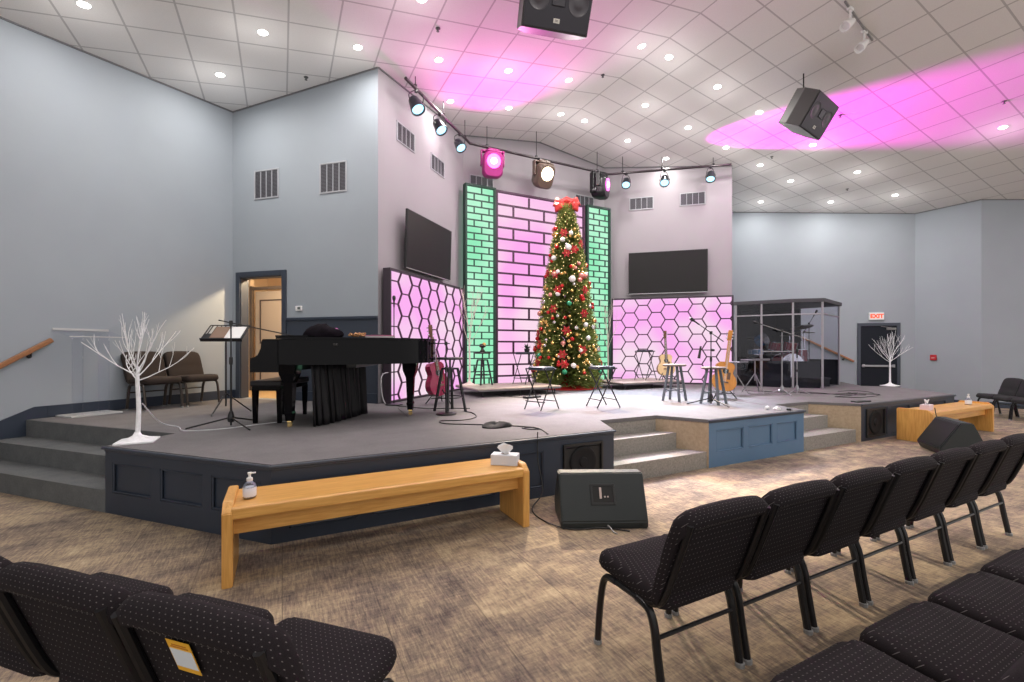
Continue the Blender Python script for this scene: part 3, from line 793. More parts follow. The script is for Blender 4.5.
ll = ['black dotted chair with a yellow and white tag on its back, lower left', 'black dotted chair left of the tagged chair in the lower left row', 'black dotted chair whose seat just shows at the left edge, lower left']
lch = [dup(c0, (x, y, 0), -PI / 4, l, G3) for (x, y), l in zip(lc, ll)]
# yellow and white tag stuck on the near chair's back
t = thing('seat_tag', 'yellow and white printed tag stuck on the back of the lower left chair', 'tag')
t.matrix_world = Matrix.Translation((lc[0][0], lc[0][1], 0)) @ Matrix.Rotation(-PI / 4, 4, 'Z') @ Matrix.Translation((-.050, -.178 - .1335, .395 + .298)) @ Matrix.Rotation(math.radians(19), 4, 'X')
MB().box((0, -.0035, 0), (.082, .001, .108)).build('card', mat('tag_yellow', (.78, .42, .03), .5), t)
MB().box((0, -.0043, -.006), (.076, .001, .062)).build('white_field', mat('tag_white', (.66, .72, .78), .5), t)
b = MB()
for z, w in ((.040, .05), (.033, .06)): b.box((0, -.0043, z), (w, .001, .0035))
b.build('printed_lines', mat('tag_brown', (.45, .16, .02), .6), t)
# stage chairs by the left wall, warm light tinted brown into their fabric
cb = make_chair('upholstered chair tinted brown for warm light by the left wall, half hidden by the white twig tree', FABR, FABR, mat('bronze_frame', (.05, .04, .035), .4, .4)); cb['group'] = 'chairs tinted brown for warm light against the left wall'
aw = -dL; chx = Vector((-1.78, 8.13)) + aw * .17
hd = math.atan2(nL.y, nL.x) - PI / 2
at(cb, (chx.x, chx.y, S), hd)
q = chx + aw * .56
dup(cb, (q.x, q.y, S), hd, 'upholstered chair tinted brown for warm light nearer the open doorway', 'chairs tinted brown for warm light against the left wall')
# far right pair
ck = make_chair('plain black chair by the grey wall at the far right, its side toward us', FABK, FABK, BMET); ck['group'] = 'black chairs at the far right wall'
at(ck, (14.16, 4.01, 0), PI / 4)
dup(ck, (13.78, 3.63, 0), PI / 4, 'second plain black chair at the far right, nearer us', 'black chairs at the far right wall')
dup(ck, (13.40, 3.25, 0), PI / 4, 'plain black chair cut by the right edge of the view', 'black chairs at the far right wall')

# ------------------------------------------------------------------ pews
def pew(x0, x1, y0, label):
    t = thing('pew_bench', label, 'bench', ((x0 + x1) / 2, y0, 0)); L = x1 - x0; D = .46
    MB().box((0, D / 2, .465), (L - .10, D - .02, .05), .008).build('seat', OAK, t)
    MB().box((0, .03, .452), (L - .10, .05, .070), .008).build('front_rail', OAK, t)
    MB().box((0, .115, .365), (L - .10, .03, .14), .004).build('apron', OAK, t)
    MB().box((0, D - .08, .385), (L - .10, .03, .11), .004).build('apron', OAK, t)
    for sx in (-1, 1):
        x = sx * (L / 2 - .03)
        pr = [(0, 0), (D, 0), (D, .505), (D - .015, .52), (.075, .52), (.06, .514), (.0, .462)]
        b = MB(); R = [[(x + dx, y, z) for y, z in pr] for dx in (-.03, .03)]; b.rings(R)
        bmesh.ops.bevel(b.bm, geom=list(b.bm.edges), offset=.006, segments=2, affect='EDGES', clamp_overlap=True)
        b.build('end_panel', OAKV, t)
    return t
pew(-.33, 1.84, 3.27, 'long oak pew bench in front of the stage at left')
pew(8.98, 11.36, 3.24, 'oak pew bench in front of the stage at the far right')

def bottle(loc, label, s=1.0):
    t = thing('sanitizer_bottle', label, 'bottle', loc)
    b = MB(); P = [(.0, 0), (.030, 0), (.034, .006), (.035, .03), (.035, .065), (.030, .082), (.016, .094), (.013, .10)]
    b.lathe([(r * s, z * s) for r, z in P], (0, 0, 0), 20); b.build('bottle_body', CLEARD, t, True)
    b = MB(); b.lathe([(0, .003 * s), (.0345 * s, .012 * s), (.0355 * s, .03 * s), (.0355 * s, .062 * s), (.0345 * s, .064 * s)], (0, 0, 0), 20); b.build('label_wrap', mat('label_pale', (.70, .72, .80), .5), t, True)
    b = MB(); b.lathe([(0, .10 * s), (.016 * s, .098 * s), (.016 * s, .115 * s), (.008 * s, .12 * s), (.006 * s, .135 * s), (.011 * s, .137 * s), (.011 * s, .147 * s), (0, .149 * s)], (0, 0, 0), 16)
    b.box((.016 * s, 0, .142 * s), (.03 * s, .01 * s, .008 * s), .002); b.build('pump', WHITE, t, True)
    return t
bottle((-.19, 3.46, .491), 'clear sanitizer pump bottle on the left end of the near pew', 1.15)
bottle((10.85, 3.42, .491), 'clear sanitizer pump bottle on the far right pew', 1.3)
def tissue(loc, rz, label, m):
    t = thing('tissue_box', label, 'tissue box', loc, rz)
    MB().box((0, 0, .045), (.23, .12, .09), .004).build('box', m, t)
    b = MB(); b.prism(circle(.035, 16), .0895, .0915); b.M = Matrix.Scale(1.6, 4, (1, 0, 0)); b.build('opening', mat('tissue_slot', (.25, .22, .2), .8), t)
    b = MB()
    n_ = 14; R0 = []; 
    rings = []
    for k, (z, r) in enumerate(((.088, .02), (.105, .036), (.125, .05), (.15, .058), (.165, .05))):
        rings.append([(r * math.cos(a) * (1.1 + .25 * math.sin(3 * a + k)), r * math.sin(a) * (.45 + .2 * math.sin(2 * a + k * .7)), z + .012 * math.sin(2 * a + k)) for a in [2 * PI * i / n_ for i in range(n_)]])
    b.rings(rings, cap=False); b.build('tissue', mat('tissue_paper', (.82, .82, .84), .8), t, True)
    return t
tissue((1.71, 3.47, .491), math.radians(-38), 'white tissue box with a tissue pulled up on the near pew', mat('tissue_box_pale', (.62, .66, .74), .5))
tissue((9.30, 3.43, .491), math.radians(8), 'pale pink tissue box on the far right pew', mat('tissue_box_pink', (.68, .55, .62), .5))

# ------------------------------------------------------------------ floor monitors
def wedge(loc, rz, label, w=.72, cable=True):
    """floor wedge: local +y is the side it fires to; its sloping back faces -y"""
    t = thing('floor_monitor', label, 'speaker', loc, rz)
    pr = [(-.22, 0), (.22, .0), (.27, .09), (.06, .42), (-.06, .42), (-.22, .06)]       # y, z
    b = MB(); b.rings([[(x, y, z) for y, z in pr] for x in (-w / 2, w / 2)])
    bmesh.ops.bevel(b.bm, geom=list(b.bm.edges), offset=.010, segments=2, affect='EDGES', clamp_overlap=True)
    b.build('cabinet', mat('speaker_paint', (.013, .018, .019), .42, bump=.25, nscale=220), t)
    # input / handle plate on the sloping back
    a = Vector((-.22, .06)); c = Vector((-.06, .42)); e = (c - a).normalized(); nn = Vector((-e.y, e.x)); m = a.lerp(c, .55)
    ang = math.atan2(e.y, e.x)
    Mx = Matrix.Translation((0, m.x, m.y)) @ Matrix.Rotation(ang, 4, 'X')      # local y runs up the slope, z outward
    b = MB(); b.M = Mx
    for x in (-.095, .095): b.box((x, 0, .002), (.018, .17, .012), .002)
    for y in (-.076, .076): b.box((0, y, .002), (.19, .018, .012), .002)
    b.build('cup_frame', BLACK, t)
    b = MB(); b.M = Mx; b.box((0, 0, -.001), (.172, .136, .008)); b.build('cup', mat('cup_black', (.006, .006, .006), .6), t)
    b = MB(); b.M = Mx
    b.box((-.02, .01, .005), (.018, .09, .006)); b.box((.015, -.02, .005), (.012, .012, .006)); b.box((.04, -.02, .005), (.012, .012, .006))
    b.build('connector_plate', mat('label_strip', (.55, .45, .42), .5), t)
    b = MB()
    b.box((0, .165, .255), (w - .05, .010, .33), rot=Matrix.Rotation(math.atan2(.21, .33), 4, 'X')); b.build('grille', mat('grille_black', (.02, .02, .022), .5, .3), t)
    for x in (-w / 2 + .06, w / 2 - .06):
        b = MB(); b.box((x, -.214, .028), (.03, .012, .02), .002); b.build('foot', mat('foot_rubber', (.03, .03, .03), .8), t)
    if cable:
        b = MB(); b.tube(curve_pts([(.02, -.232, .035), (.03, -.26, .03), (.05, -.30, .008), (.07, -.33, .006)]), .006); b.build('plug', mat('plug_white', (.5, .5, .5), .4, .5), t, True)
    return t
wedge((2.46, 3.14, 0), math.radians(-25.5), 'dark floor monitor speaker in front of the stage steps')
wedge((8.52, 2.84, 0), math.radians(42), 'black floor monitor speaker in front of the right pew', .60, False).scale = (1.12, 1.1, 1.12)
def cable(pts, label, m=None, r=.006, n=6):
    b = MB(); b.tube(curve_pts(pts, n), r, 6); return tag(b.build('cable', m or BLACK, None, True), label, 'cable')
cable([(2.25, 3.84, .66), (2.24, 3.82, .40), (2.22, 3.70, .12), (2.05, 3.60, .01), (2.0, 3.3, .01), (2.1, 3.05, .01), (2.35, 2.95, .01), (2.5, 2.80, .01)], 'black cable dropping from the stage edge to the floor monitor')
cable([(9.0, 3.22, .57), (8.97, 3.19, .45), (8.9, 3.1, .2), (8.6, 3.02, .01), (8.45, 2.95, .01)], 'thin black cable hanging over the right pew end')

# ------------------------------------------------------------------ ceiling fixtures
meas = [(-2.07, 7.17), (-.19, 7.09), (-.86, 8.33), (1.05, 7.06), (1.42, 5.85), (2.32, 7.04), (2.87, 8.21), (3.53, 6.98), (4.08, 8.16), (4.76, 6.95), (5.27, 8.05), (5.92, 8.13), (5.37, 5.71), (5.99, 5.70), (7.24, 5.72), (6.55, 6.91), (7.79, 6.92),
        (7.14, 8.13), (8.43, 8.14), (8.47, 5.70), (9.07, 6.93), (10.28, 7.0), (10.39, 5.77), (11.58, 6.99), (12.2, 8.24), (12.29, 5.78), (13.56, 7.03), (14.2, 5.8), (12.33, 3.3)]
spots = []
for x, y in meas:           # centre of the tile each one sits in
    p_ = .629 if x > CX else .619; k = math.floor(abs(x - CX) / p_) + .5; xx = CX + math.copysign(k * p_, x - CX)
    kk = round((y - .02 * abs(xx - CX) - 6.295) / .61); spots.append((xx, 6.295 + .61 * kk + .02 * abs(xx - CX)))
hidden = [(CX + .305 * k_, y_) for k_, y_ in [(-23, 2.9), (-15, 2.9), (-9, 2.9), (-3, 1.7), (3, 1.1), (9, 1.1), (15, 1.1), (27, 1.7), (-15, -.8), (-5, -.8), (5, -.8), (15, -.8), (25, -.8), (-21, 5.2)]]
GL = 'recessed ceiling downlights'
t0 = None
b = MB(); 
for i, (x, y) in enumerate(spots + hidden):
    z = ceil_z(x)
    sl = math.atan(.13) * (1 if x < CX else -1)
    if t0 is None:
        t0 = thing('ceiling_downlight', 'round recessed white downlight in the tiled ceiling', 'ceiling light', (x, y, z), group=GL)
        MB().lathe([(.062, -.001), (.062, -.006), (.080, -.005), (.082, 0)], (0, 0, 0), 24).build('trim_ring', WHITE, t0, True)
        b = MB(); b.prism(circle(.063, 24), -.005, -.001); b.build('lens', LAMP, t0); t_ = t0
    else: t_ = dup(t0, (x, y, z))
    t_.rotation_euler = (0, -sl, 0)
    lamp('AREA', 'downlight_lamp', (x, y, z - .03), P_DOWN, (1, .95, .90), shape='DISK', size=.16)
    lamp('POINT', 'lens_and_fill_glow', (x, y, z - .50), P_FILL, (1, .96, .93), shadow_soft_size=.10)  # added fill point, hung below the lens to brighten the ceiling
# sprinkler heads
sp0 = None
for (x, y) in ((.35, 8.0), (2.0, 6.25), (5.25, 6.6), (9.7, 4.9), (10.2, 6.6), (13.0, 6.4), (11.3, 3.1)):
    z = ceil_z(x)
    if sp0 is None:
        sp0 = thing('sprinkler_head', 'small dark sprinkler head under the ceiling tiles', 'sprinkler', (x, y, z), group='ceiling sprinkler heads')
        MB().lathe([(.0, 0), (.035, 0), (.035, -.008), (.012, -.012), (.010, -.04), (.0, -.042)], (0, 0, 0), 12).build('body', mat('sprinkler_dark', (.12, .12, .12), .4, .5), sp0, True)
        MB().lathe([(0, -.042), (.022, -.043), (.022, -.047), (0, -.048)], (0, 0, 0), 12).build('deflector', mat('sprinkler_dark', (.12, .12, .12)), sp0, True)
    else: dup(sp0, (x, y, z))
# hung loudspeakers
def hung(loc, rz, tilt, label, w=.92, rod=.4):
    t = thing('hanging_speaker', label, 'speaker', loc, rz)          # faces -y
    MB0 = Matrix.Rotation(tilt, 4, 'X')
    b = MB(); b.M = MB0
    h = .60; pr = [(-w / 2, -.25), (w / 2, -.25), (w / 2, .02), (w / 2 - .14, .24), (-w / 2 + .14, .24), (-w / 2, .02)]
    b.prism(pr, -h / 2, h / 2); bmesh.ops.bevel(b.bm, geom=list(b.bm.edges), offset=.008, segments=1, affect='EDGES')
    b.build('cabinet', mat('hung_cabinet', (.035, .033, .033), .5), t)
    b = MB(); b.M = MB0; b.box((0, -.258, 0), (w - .03, .018, h - .03), .004); b.build('grille', mat('hung_grille', (.022, .020, .028), .38, .3), t)
    for x in (-.27, .27):
        b = MB(); b.M = MB0 @ Matrix.Translation((x, -.268, .03)) @ Matrix.Rotation(PI / 2, 4, 'X')
        b.lathe([(.0, .0), (.05, .002), (.055, .0), (.125, -.001), (.13, .003), (.137, .003), (.14, -.002)], (0, 0, 0), 28); b.build('woofer', mat('woofer_dark', (.04, .035, .045), .35), t, True)
    b = MB(); b.M = MB0; b.box((0, -.271, .04), (.18, .006, .14), .01); b.build('horn', mat('horn_dark', (.03, .028, .038), .4), t)
    b = MB(); b.M = MB0; b.box((0, -.270, -.185), (.085, .006, .05), .002); bd = b.build('badge', mat('badge_silver', (.62, .60, .55), .4), t)
    tx = text('JBL', .036, BLACK, 'lettering', bd, (0, 0, 0), (0, 0, 0), .0005)
    tx.matrix_basis = MB0 @ Matrix.Translation((0, -.2745, -.185)) @ Matrix.Rotation(PI / 2, 4, 'X')
    b = MB(); zt = ceil_z(loc[0]) - loc[2]
    b.tube([(0, .05, .20), (0, .05, zt)], .012); b.tube([(-.3, .05, .30), (0, .05, .42), (.3, .05, .30)], .008)
    b.build('hanger', BMET, t); t.scale = (.92, .92, .92)
    return t
hung((2.98, 4.72, 5.70), math.radians(-13), math.radians(28), 'black hanging loudspeaker with two woofers, cut by the top edge')
hung((7.98, 4.55, 5.50), math.radians(10), math.radians(33), 'black hanging loudspeaker in the pink light at right')
# white track heads
def track_head(loc, d, label, lens):
    t = thing('track_light', label, 'track light', loc)
    d = Vector(d).normalized(); M = d.to_track_quat('Z', 'Y').to_matrix().to_4x4()
    b = MB(); b.M = M; b.lathe([(.0, -.10), (.035, -.095), (.045, -.07), (.05, 0), (.066, .05), (.07, .12), (.062, .12), (.05, .08)], (0, 0, 0), 20); b.build('head', WHITE, t, True)
    b = MB(); b.M = M; b.prism(circle(.056, 20), .07, .075); b.build('lens', lens, t)
    zc = ceil_z(loc[0]) - loc[2]
    b = MB(); b.tube([(0, 0, 0), (.03, 0, .10), (.03, 0, zc - .03)], .014); b.box((.03, 0, zc - .035), (.10, .05, .04), .004); b.build('stem', WHITE, t, True); return t
track_head((7.20, 3.52, 6.12), (-.78, .12, -.58), 'white track spotlight head near the top edge, upper one', mat('track_red', (.25, .02, .03), .3))
track_head((7.79, 3.62, 6.06), (-.72, .12, -.66), 'white track spotlight head below the other, near the top edge', mat('track_dark', (.05, .02, .03), .3))
b = MB(); b.tube([(7.05, 3.50, ceil_z(7.05) - .02), (8.1, 3.64, ceil_z(8.1) - .02)], .016, 4)
tag(b.build('lighting_track', mat('track_grey', (.25, .25, .25), .4)), 'thin grey ceiling track carrying two white spotlights', 'lighting track')

# ------------------------------------------------------------------ stage lighting pipe
pipeP = [(1.80, 7.33, 5.90), (3.60, 9.02, 5.90), (7.36, 9.02, 5.90), (9.58, 7.2, 5.90)]
t = thing('lighting_pipe', 'black ceiling pipe bending round the stage with the stage lights', 'pipe', (CX, 9.02, 5.9))
b = MB()
for p, q in zip(pipeP, pipeP[1:]): b.tube([Vector(p) - Vector((CX, 9.02, 5.9)), Vector(q) - Vector((CX, 9.02, 5.9))], .028, 10)
for p in pipeP[1:3]: b.ball(Vector(p) - Vector((CX, 9.02, 5.9)), .03)
b.build('pipe', mat('pipe_black', (.02, .012, .016), .4), t, True)
def lerp3(a, c, f): return Vector(a).lerp(Vector(c), f)
rods = [lerp3(pipeP[0], pipeP[1], .12), lerp3(pipeP[0], pipeP[1], .52), lerp3(pipeP[0], pipeP[1], .90), Vector((4.0, 9.02, 5.9)), Vector((5.25, 9.02, 5.9)), Vector((7.0, 9.02, 5.9)),
        lerp3(pipeP[2], pipeP[3], .12), lerp3(pipeP[2], pipeP[3], .45), lerp3(pipeP[2], pipeP[3], .86)]
for r_ in rods:
    p = r_ - Vector((CX, 9.02, 5.9)); b = MB(); b.tube([p, (p.x, p.y, ceil_z(r_.x) - 5.9)], .008); b.box((p.x, p.y, .03), (.05, .05, .06), .006); b.build('hanger_rod', BMET, t)
def par_can(pos, aim, label, s=1.0, inten=0, col=(.75, .9, 1)):
    t = thing('par_light', label, 'stage light', pos, group=None)
    d = (Vector(aim) - Vector(pos)); d.normalize(); ctr = Vector((0, 0, -.27 * s)); M = Matrix.Translation(ctr) @ d.to_track_quat('Z', 'Y').to_matrix().to_4x4()
    b = MB(); b.M = M; b.lathe([(0, -.17 * s), (.05 * s, -.165 * s), (.085 * s, -.12 * s), (.10 * s, -.02 * s), (.115 * s, .06 * s), (.118 * s, .10 * s), (.108 * s, .10 * s), (.10 * s, .07 * s)], (0, 0, 0), 24); b.build('housing', mat('par_black', (.018, .020, .026), .3, .3), t, True)
    b = MB(); b.M = M; b.prism(circle(.095 * s, 24), .07 * s, .08 * s); b.build('lens', COOL, t)
    b = MB(); b.tube(curve_pts([ctr + M.to_3x3() @ Vector((.115 * s, 0, 0)), (.12 * s, 0, -.12 * s), (.05, 0, -.045), (0, 0, -.04), (-.05, 0, -.045), (-.12 * s, 0, -.12 * s), ctr + M.to_3x3() @ Vector((-.115 * s, 0, 0))], 4), .008); b.box((0, 0, -.03), (.05, .04, .07), .006); b.build('yoke', BMET, t, True)
    if inten:
        src = Vector(pos) + ctr + d * .13
        lamp('SPOT', 'par_lamp', src, inten, col, target=aim, spot_size=math.radians(42), spot_blend=.8, shadow_soft_size=.08)
    return t
par_can(lerp3(pipeP[0], pipeP[1], .13), (3.6, 5.0, S), 'stage spotlight at the left end of the pipe', 1.05, 800, (.8, .55, .9))
par_can(lerp3(pipeP[0], pipeP[1], .46), (4.4, 5.2, S), 'second stage spotlight from the left end of the pipe', 1.0, 800, (.8, .7, 1))
par_can(lerp3(pipeP[0], pipeP[1], .80), (4.6, 5.2, S), 'third stage spotlight from the left, by the left pipe bend', .95, 1100, (1, .8, .75))
par_can(lerp3(pipeP[2], pipeP[3], .15), (5.0, 6.0, S), 'stage spotlight just right of the right pipe bend', .95, 2200, (.72, .86, 1))
par_can(lerp3(pipeP[2], pipeP[3], .47), (5.9, 5.9, S), 'bright stage spotlight in the middle of the right pipe arm', 1.0, 2600, (.70, .85, 1))
par_can(lerp3(pipeP[2], pipeP[3], .84), (6.9, 6.0, S), 'stage spotlight nearest the right end of the pipe', .95, 1700, (.9, .85, 1))
def mover(pos, aim, label, body, lens, core):
    t = thing('moving_head_light', label, 'stage light', pos)
    d = (Vector(aim) - Vector(pos)).normalized(); ctr = Vector((0, 0, -.27)); M = Matrix.Translation(ctr) @ d.to_track_quat('Z', 'Y').to_matrix().to_4x4()
    b = MB(); b.box((0, 0, -.035), (.22, .16, .06), .015); b.build('base_box', body, t)
    h = math.atan2(d.y, d.x) - PI / 2
    b = MB(); b.M = Matrix.Rotation(h, 4, 'Z')
    for x in (-.19, .19):
        b = MB(); b.M = Matrix.Rotation(h, 4, 'Z'); b.box((x, 0, -.16), (.025, .09, .26), .01); b.box((x * .75, 0, -.04), (.12, .09, .03), .008); b.build('yoke_arm', body, t)
    b = MB(); b.M = M; b.rings([[(x, y, z) for x, y in rrect(.34 * k, .42 * k, .10)] for z, k in ((-.17, .6), (-.14, .85), (-.03, 1), (.09, 1), (.13, .88))]); b.build('head', body, t, True)
    b = MB(); b.M = M @ Matrix.Translation((0, .05, 0)); b.prism(circle(.115, 28), .13, .14); b.build('lens', lens, t)
    b = MB(); b.M = M @ Matrix.Translation((0, .05, 0)); b.prism(circle(.050, 24), .14, .146); b.build('lens_core', core, t)
    b = MB(); b.box((0, 0, 0), (.20, .06, .07), .01); b.build('clamp', BMET, t)
    t.scale = (1.3, 1.3, 1.3); return t
PB = mat('mover_body_pink_lit', (.30, .015, .16), .35)  # pink glow on the housing painted in as body colour
mover((4.12, 9.0, 5.86), (2.2, 1.0, 4.2), 'moving head stage light glowing pink, left of the three', PB, PINKL, PINKC)
mover((5.42, 9.0, 5.86), (5.6, 3.0, 3.0), 'moving head stage light glowing warm white, middle of the three', mat('mover_bronze', (.10, .07, .055), .35), WARM, WARM)
mover((7.10, 9.0, 5.86), (10.5, 4.2, 5.4), 'moving head stage light seen from the side with a pink lens', BMET, PINKL, PINKC)
t = thing('spotlight_gobo', 'slim black fixture hanging beside the pink side-on stage light', 'stage light', (6.86, 9.0, 5.87))
b = MB(); b.box((0, 0, -.25), (.12, .14, .48), .02); b.build('housing', BMET, t)
b = MB(); b.lathe([(0, -.02), (.09, -.02), (.10, .02), (.09, .05), (0, .05)], (0, -.02, -.50), 20); b.build('lens_barrel', BMET, t, True)
# beams of the moving heads that graze the ceiling
lamp('SPOT', 'pink_beam_left', (4.0, 8.75, 5.40), 480, (1, .0, .62), target=(2.9, 5.6, 6.2), spot_size=math.radians(110), spot_blend=1.0, shadow_soft_size=.05)
lamp('SPOT', 'pink_beam_right', (7.30, 8.55, 5.45), 8000, (1, .0, .80), target=(11.2, 3.3, 6.15), spot_size=math.radians(31), spot_blend=.7, shadow_soft_size=.03)
lamp('SPOT', 'warm_beam', (5.42, 8.75, 5.35), 3400, (1, .82, .62), target=(4.3, 5.4, S), spot_size=math.radians(48), spot_blend=.6, shadow_soft_size=.06)
# ------------------------------------------------------------------ Christmas tree
TX, TY = 5.71, 8.46
def tree_r(z):      # radius of the crown at height z above the deck
    h = 4.12; f = 1 - (z - .25) / (h - .25); return .12 + .66 * max(0, min(1, f)) ** .76
t = thing('christmas_tree', 'tall slim decorated Christmas tree in the middle of the stage', 'tree', (TX, TY, S))
MB().tube([(0, 0, 0), (0, 0, 4.1)], .05, 10, .015).build('trunk', mat('trunk_brown', (.10, .06, .03), .8), t)
b = MB(); rnd = random.Random(3)
for i in range(14000):
    z = .08 + 4.0 * (1 - rnd.random() ** .62) if i % 3 else .08 + 4.0 * rnd.random() 
    a = rnd.random() * 2 * PI; R = tree_r(z); r0 = R * rnd.uniform(.10, .78); r1 = R * rnd.uniform(.86, 1.10)
    zz = z + .04 + .10 * R; 
    p0 = Vector((r0 * math.cos(a), r0 * math.sin(a), z)); a2 = a + rnd.uniform(-.16, .16) / max(R, .2) * .6
    p1 = Vector((r1 * math.cos(a2), r1 * math.sin(a2), z + rnd.uniform(-.06, .10)))
    d = (p1 - p0); sd = d.cross(Vector((rnd.uniform(-1, 1), rnd.uniform(-1, 1), rnd.uniform(-.3, 1)))).normalized(); w = rnd.uniform(.012, .026)
    m = p0.lerp(p1, .55); tip = p1
    v = [b.bm.verts.new(x) for x in (p0 - sd * w * .4, p0 + sd * w * .4, m + sd * w, tip, m - sd * w)]
    b.bm.faces.new(v)
    for q_ in (.35, .55, .75, .9):
        c = p0.lerp(p1, q_); s2 = (sd * rnd.choice((-1, 1)) + d.normalized() * .7 + Vector((0, 0, rnd.uniform(-.5, .5)))).normalized() * rnd.uniform(.035, .07)
        u = d.normalized() * .007
        b.bm.faces.new([b.bm.verts.new(x) for x in (c - u, c + u, c + s2)])
n = N('fir_needles', .7); o = n.pos(); n.color(n.ramp(n.noise(o, 14, 3, .6), [(.3, (.09, .13, .03)), (.52, (.24, .29, .07)), (.72, (.48, .48, .15))]))
b.build('foliage', n.m, t)
# fairy lights on the tree
b = MB()
for i in range(560):
    z = .22 + 3.7 * (1 - (1 - i / 560)) ; a = i * 2.399 + rnd.uniform(-.3, .3); R = tree_r(z) * rnd.uniform(.88, 1.04)
    b.M = Matrix.Translation((R * math.cos(a), R * math.sin(a), z)); b.box((0, 0, 0), (.012, .012, .015))
o = b.build('fairy_lights', FAIRY); o.location = (TX, TY, S); o['kind'] = 'stuff'; tag(o, 'warm fairy lights strung over the Christmas tree', 'string lights')
# baubles: one of each kind, copied
RED = mat('bauble_red', (.50, .012, .012), .22, .2); GOLD = mat('bauble_gold', (.78, .50, .16), .25, .8); WHT = mat('bauble_white', (.85, .80, .78), .35)
SIL = mat('bauble_silver', (.70, .68, .66), .22, .9); GRN = mat('bauble_green', (.04, .32, .16), .25, .3); PNK = mat('bauble_rose', (.70, .26, .22), .3, .3)
def bauble(m, r, kind, grp, lab):
    t = thing('bauble', lab, 'bauble', group=grp)
    b = MB(); b.ball((0, 0, 0), r, 2); b.build('ball', m, t, True)
    b = MB(); b.lathe([(0, r * .95), (r * .2, r * .95), (r * .2, r * 1.15), (0, r * 1.18)], (0, 0, 0), 8); b.build('cap', BRASS, t)
    return t
protos = {}
kinds = [('red', RED, .046, 38), ('gold', GOLD, .037, 90), ('silver', SIL, .042, 16), ('white', WHT, .052, 9), ('rose', PNK, .054, 10), ('green', GRN, .055, 4)]
view = math.atan2(-TY, -TX)      # side of the tree that faces the hall
j = 0
for kname, m, r, cnt in kinds:
    pr = bauble(m, r, kname, kname + ' baubles on the Christmas tree', 'small %s bauble hanging on the Christmas tree' % kname)
    for i in range(cnt):
        o = pr if i == 0 else dup(pr)
        z = .3 + 3.45 * (1 - math.sqrt(rnd.random()) * .98) if i % 4 else rnd.uniform(.3, 3.6)
        a = view + rnd.uniform(-1.45, 1.45); R = tree_r(z) * 1.03
        o.location = (TX + R * math.cos(a), TY + R * math.sin(a), S + z); o.scale = [rnd.uniform(.8, 1.2)] * 3
# large white baubles near the top
for i, (dz, da, wd) in enumerate(((3.08, .1, 'upper'), (2.38, .25, 'lower'))):
    R = tree_r(dz) * 1.02; a = view + da
    o = bauble(WHT, .075, '', None, 'big white bauble high on the Christmas tree, the %s of two' % wd); o['group'] = 'big white baubles'
    o.location = (TX + R * math.cos(a), TY + R * math.sin(a), S + dz)
# red poinsettia flowers
def flower(loc, a, s=1.0):
    t = thing('poinsettia', 'red fabric flower stuck in the Christmas tree', 'flower', loc, a, 'red flowers in the Christmas tree')
    b = MB()
    for lay, (n_, L, tl) in enumerate(((6, .115, .35), (5, .075, .8))):
        for k in range(n_):
            an = 2 * PI * k / n_ + lay * .5; e = Vector((0, math.cos(an), math.sin(an))); f = Vector((1, 0, 0)); sd = e.cross(f)
            c0_ = f * .01 * lay; m1 = (e * L * .5 + f * L * .5 * tl * .6); tp = e * L + f * L * tl * .2
            b.bm.faces.new([b.bm.verts.new(v * s) for v in (c0_, m1 + sd * L * .27, tp, m1 - sd * L * .27)])
    b.build('petals', mat('petal_red', (.42, .02, .018), .6), t)
    b = MB(); b.ball((.02 * s, 0, 0), .014 * s, 1); b.build('flower_centre', GOLD, t)
    return t
fl = None
for i in range(18):
    z = [.55, .9, 1.3, 1.75, 2.2, 2.6, 2.95, 3.3][i % 8] + rnd.uniform(-.15, .15); a = view + rnd.uniform(-1.35, 1.35); R = tree_r(z) * 1.05
    loc = (TX + R * math.cos(a), TY + R * math.sin(a), S + z)
    if fl is None: fl = flower(loc, a)
    else: dup(fl, loc, a)
# bow on top
t = thing('ribbon_bow', 'big red ribbon bow on top of the Christmas tree', 'bow', (TX, TY, S + 4.08), view + PI / 2)
BOW = mat('bow_red', (.52, .025, .02), .6)
for sx in (-1, 1):
    for (dx, dz, L, yo) in ((1, .42, .30, 0), (1, -.12, .27, -.03), (.45, 1, .22, .03)):
        e = Vector((sx * dx, 0, dz)).normalized(); wv = Vector((-e.z, 0, e.x))
        b = MB(); prof = [(0, 0, .025), (.25, -.05, .05), (.6, -.085, .085), (.92, -.05, .10), (1, 0, .10), (.9, .045, .09), (.55, .06, .07), (.2, .03, .04), (0, .0, .025)]
        rows = []
        for f, y, w in prof:
            c = e * (f * L) + Vector((0, y + yo, 0)); rows.append([b.bm.verts.new(c + wv * k * w) for k in (-1, -.4, .4, 1)])
        for p_, q_ in zip(rows, rows[1:]):
            for k in range(3): b.bm.faces.new((p_[k], p_[k + 1], q_[k + 1], q_[k]))
        o = b.build('loop', BOW, t, True); md = o.modifiers.new('thick', 'SOLIDIFY'); md.thickness = .006
b = MB(); b.ball((0, -.02, .01), .045); b.build('knot', BOW, t, True)
for k, (x, L) in enumerate(((-.10, .42), (.02, .48), (.12, .36))):
    b = MB(); pts = curve_pts([(0, -.03, 0), (x * .6, -.09, -L * .4), (x, -.08, -L * .7), (x * 1.3, -.10, -L)], 4)
    vs = [[b.bm.verts.new(p + Vector((dx, 0, 0))) for dx in (-.03, .03)] for p in pts]
    for p, q in zip(vs, vs[1:]): b.bm.faces.new((p[0], p[1], q[1], q[0]))
    o = b.build('ribbon_tail', BOW, t, True); md = o.modifiers.new('thick', 'SOLIDIFY'); md.thickness = .005
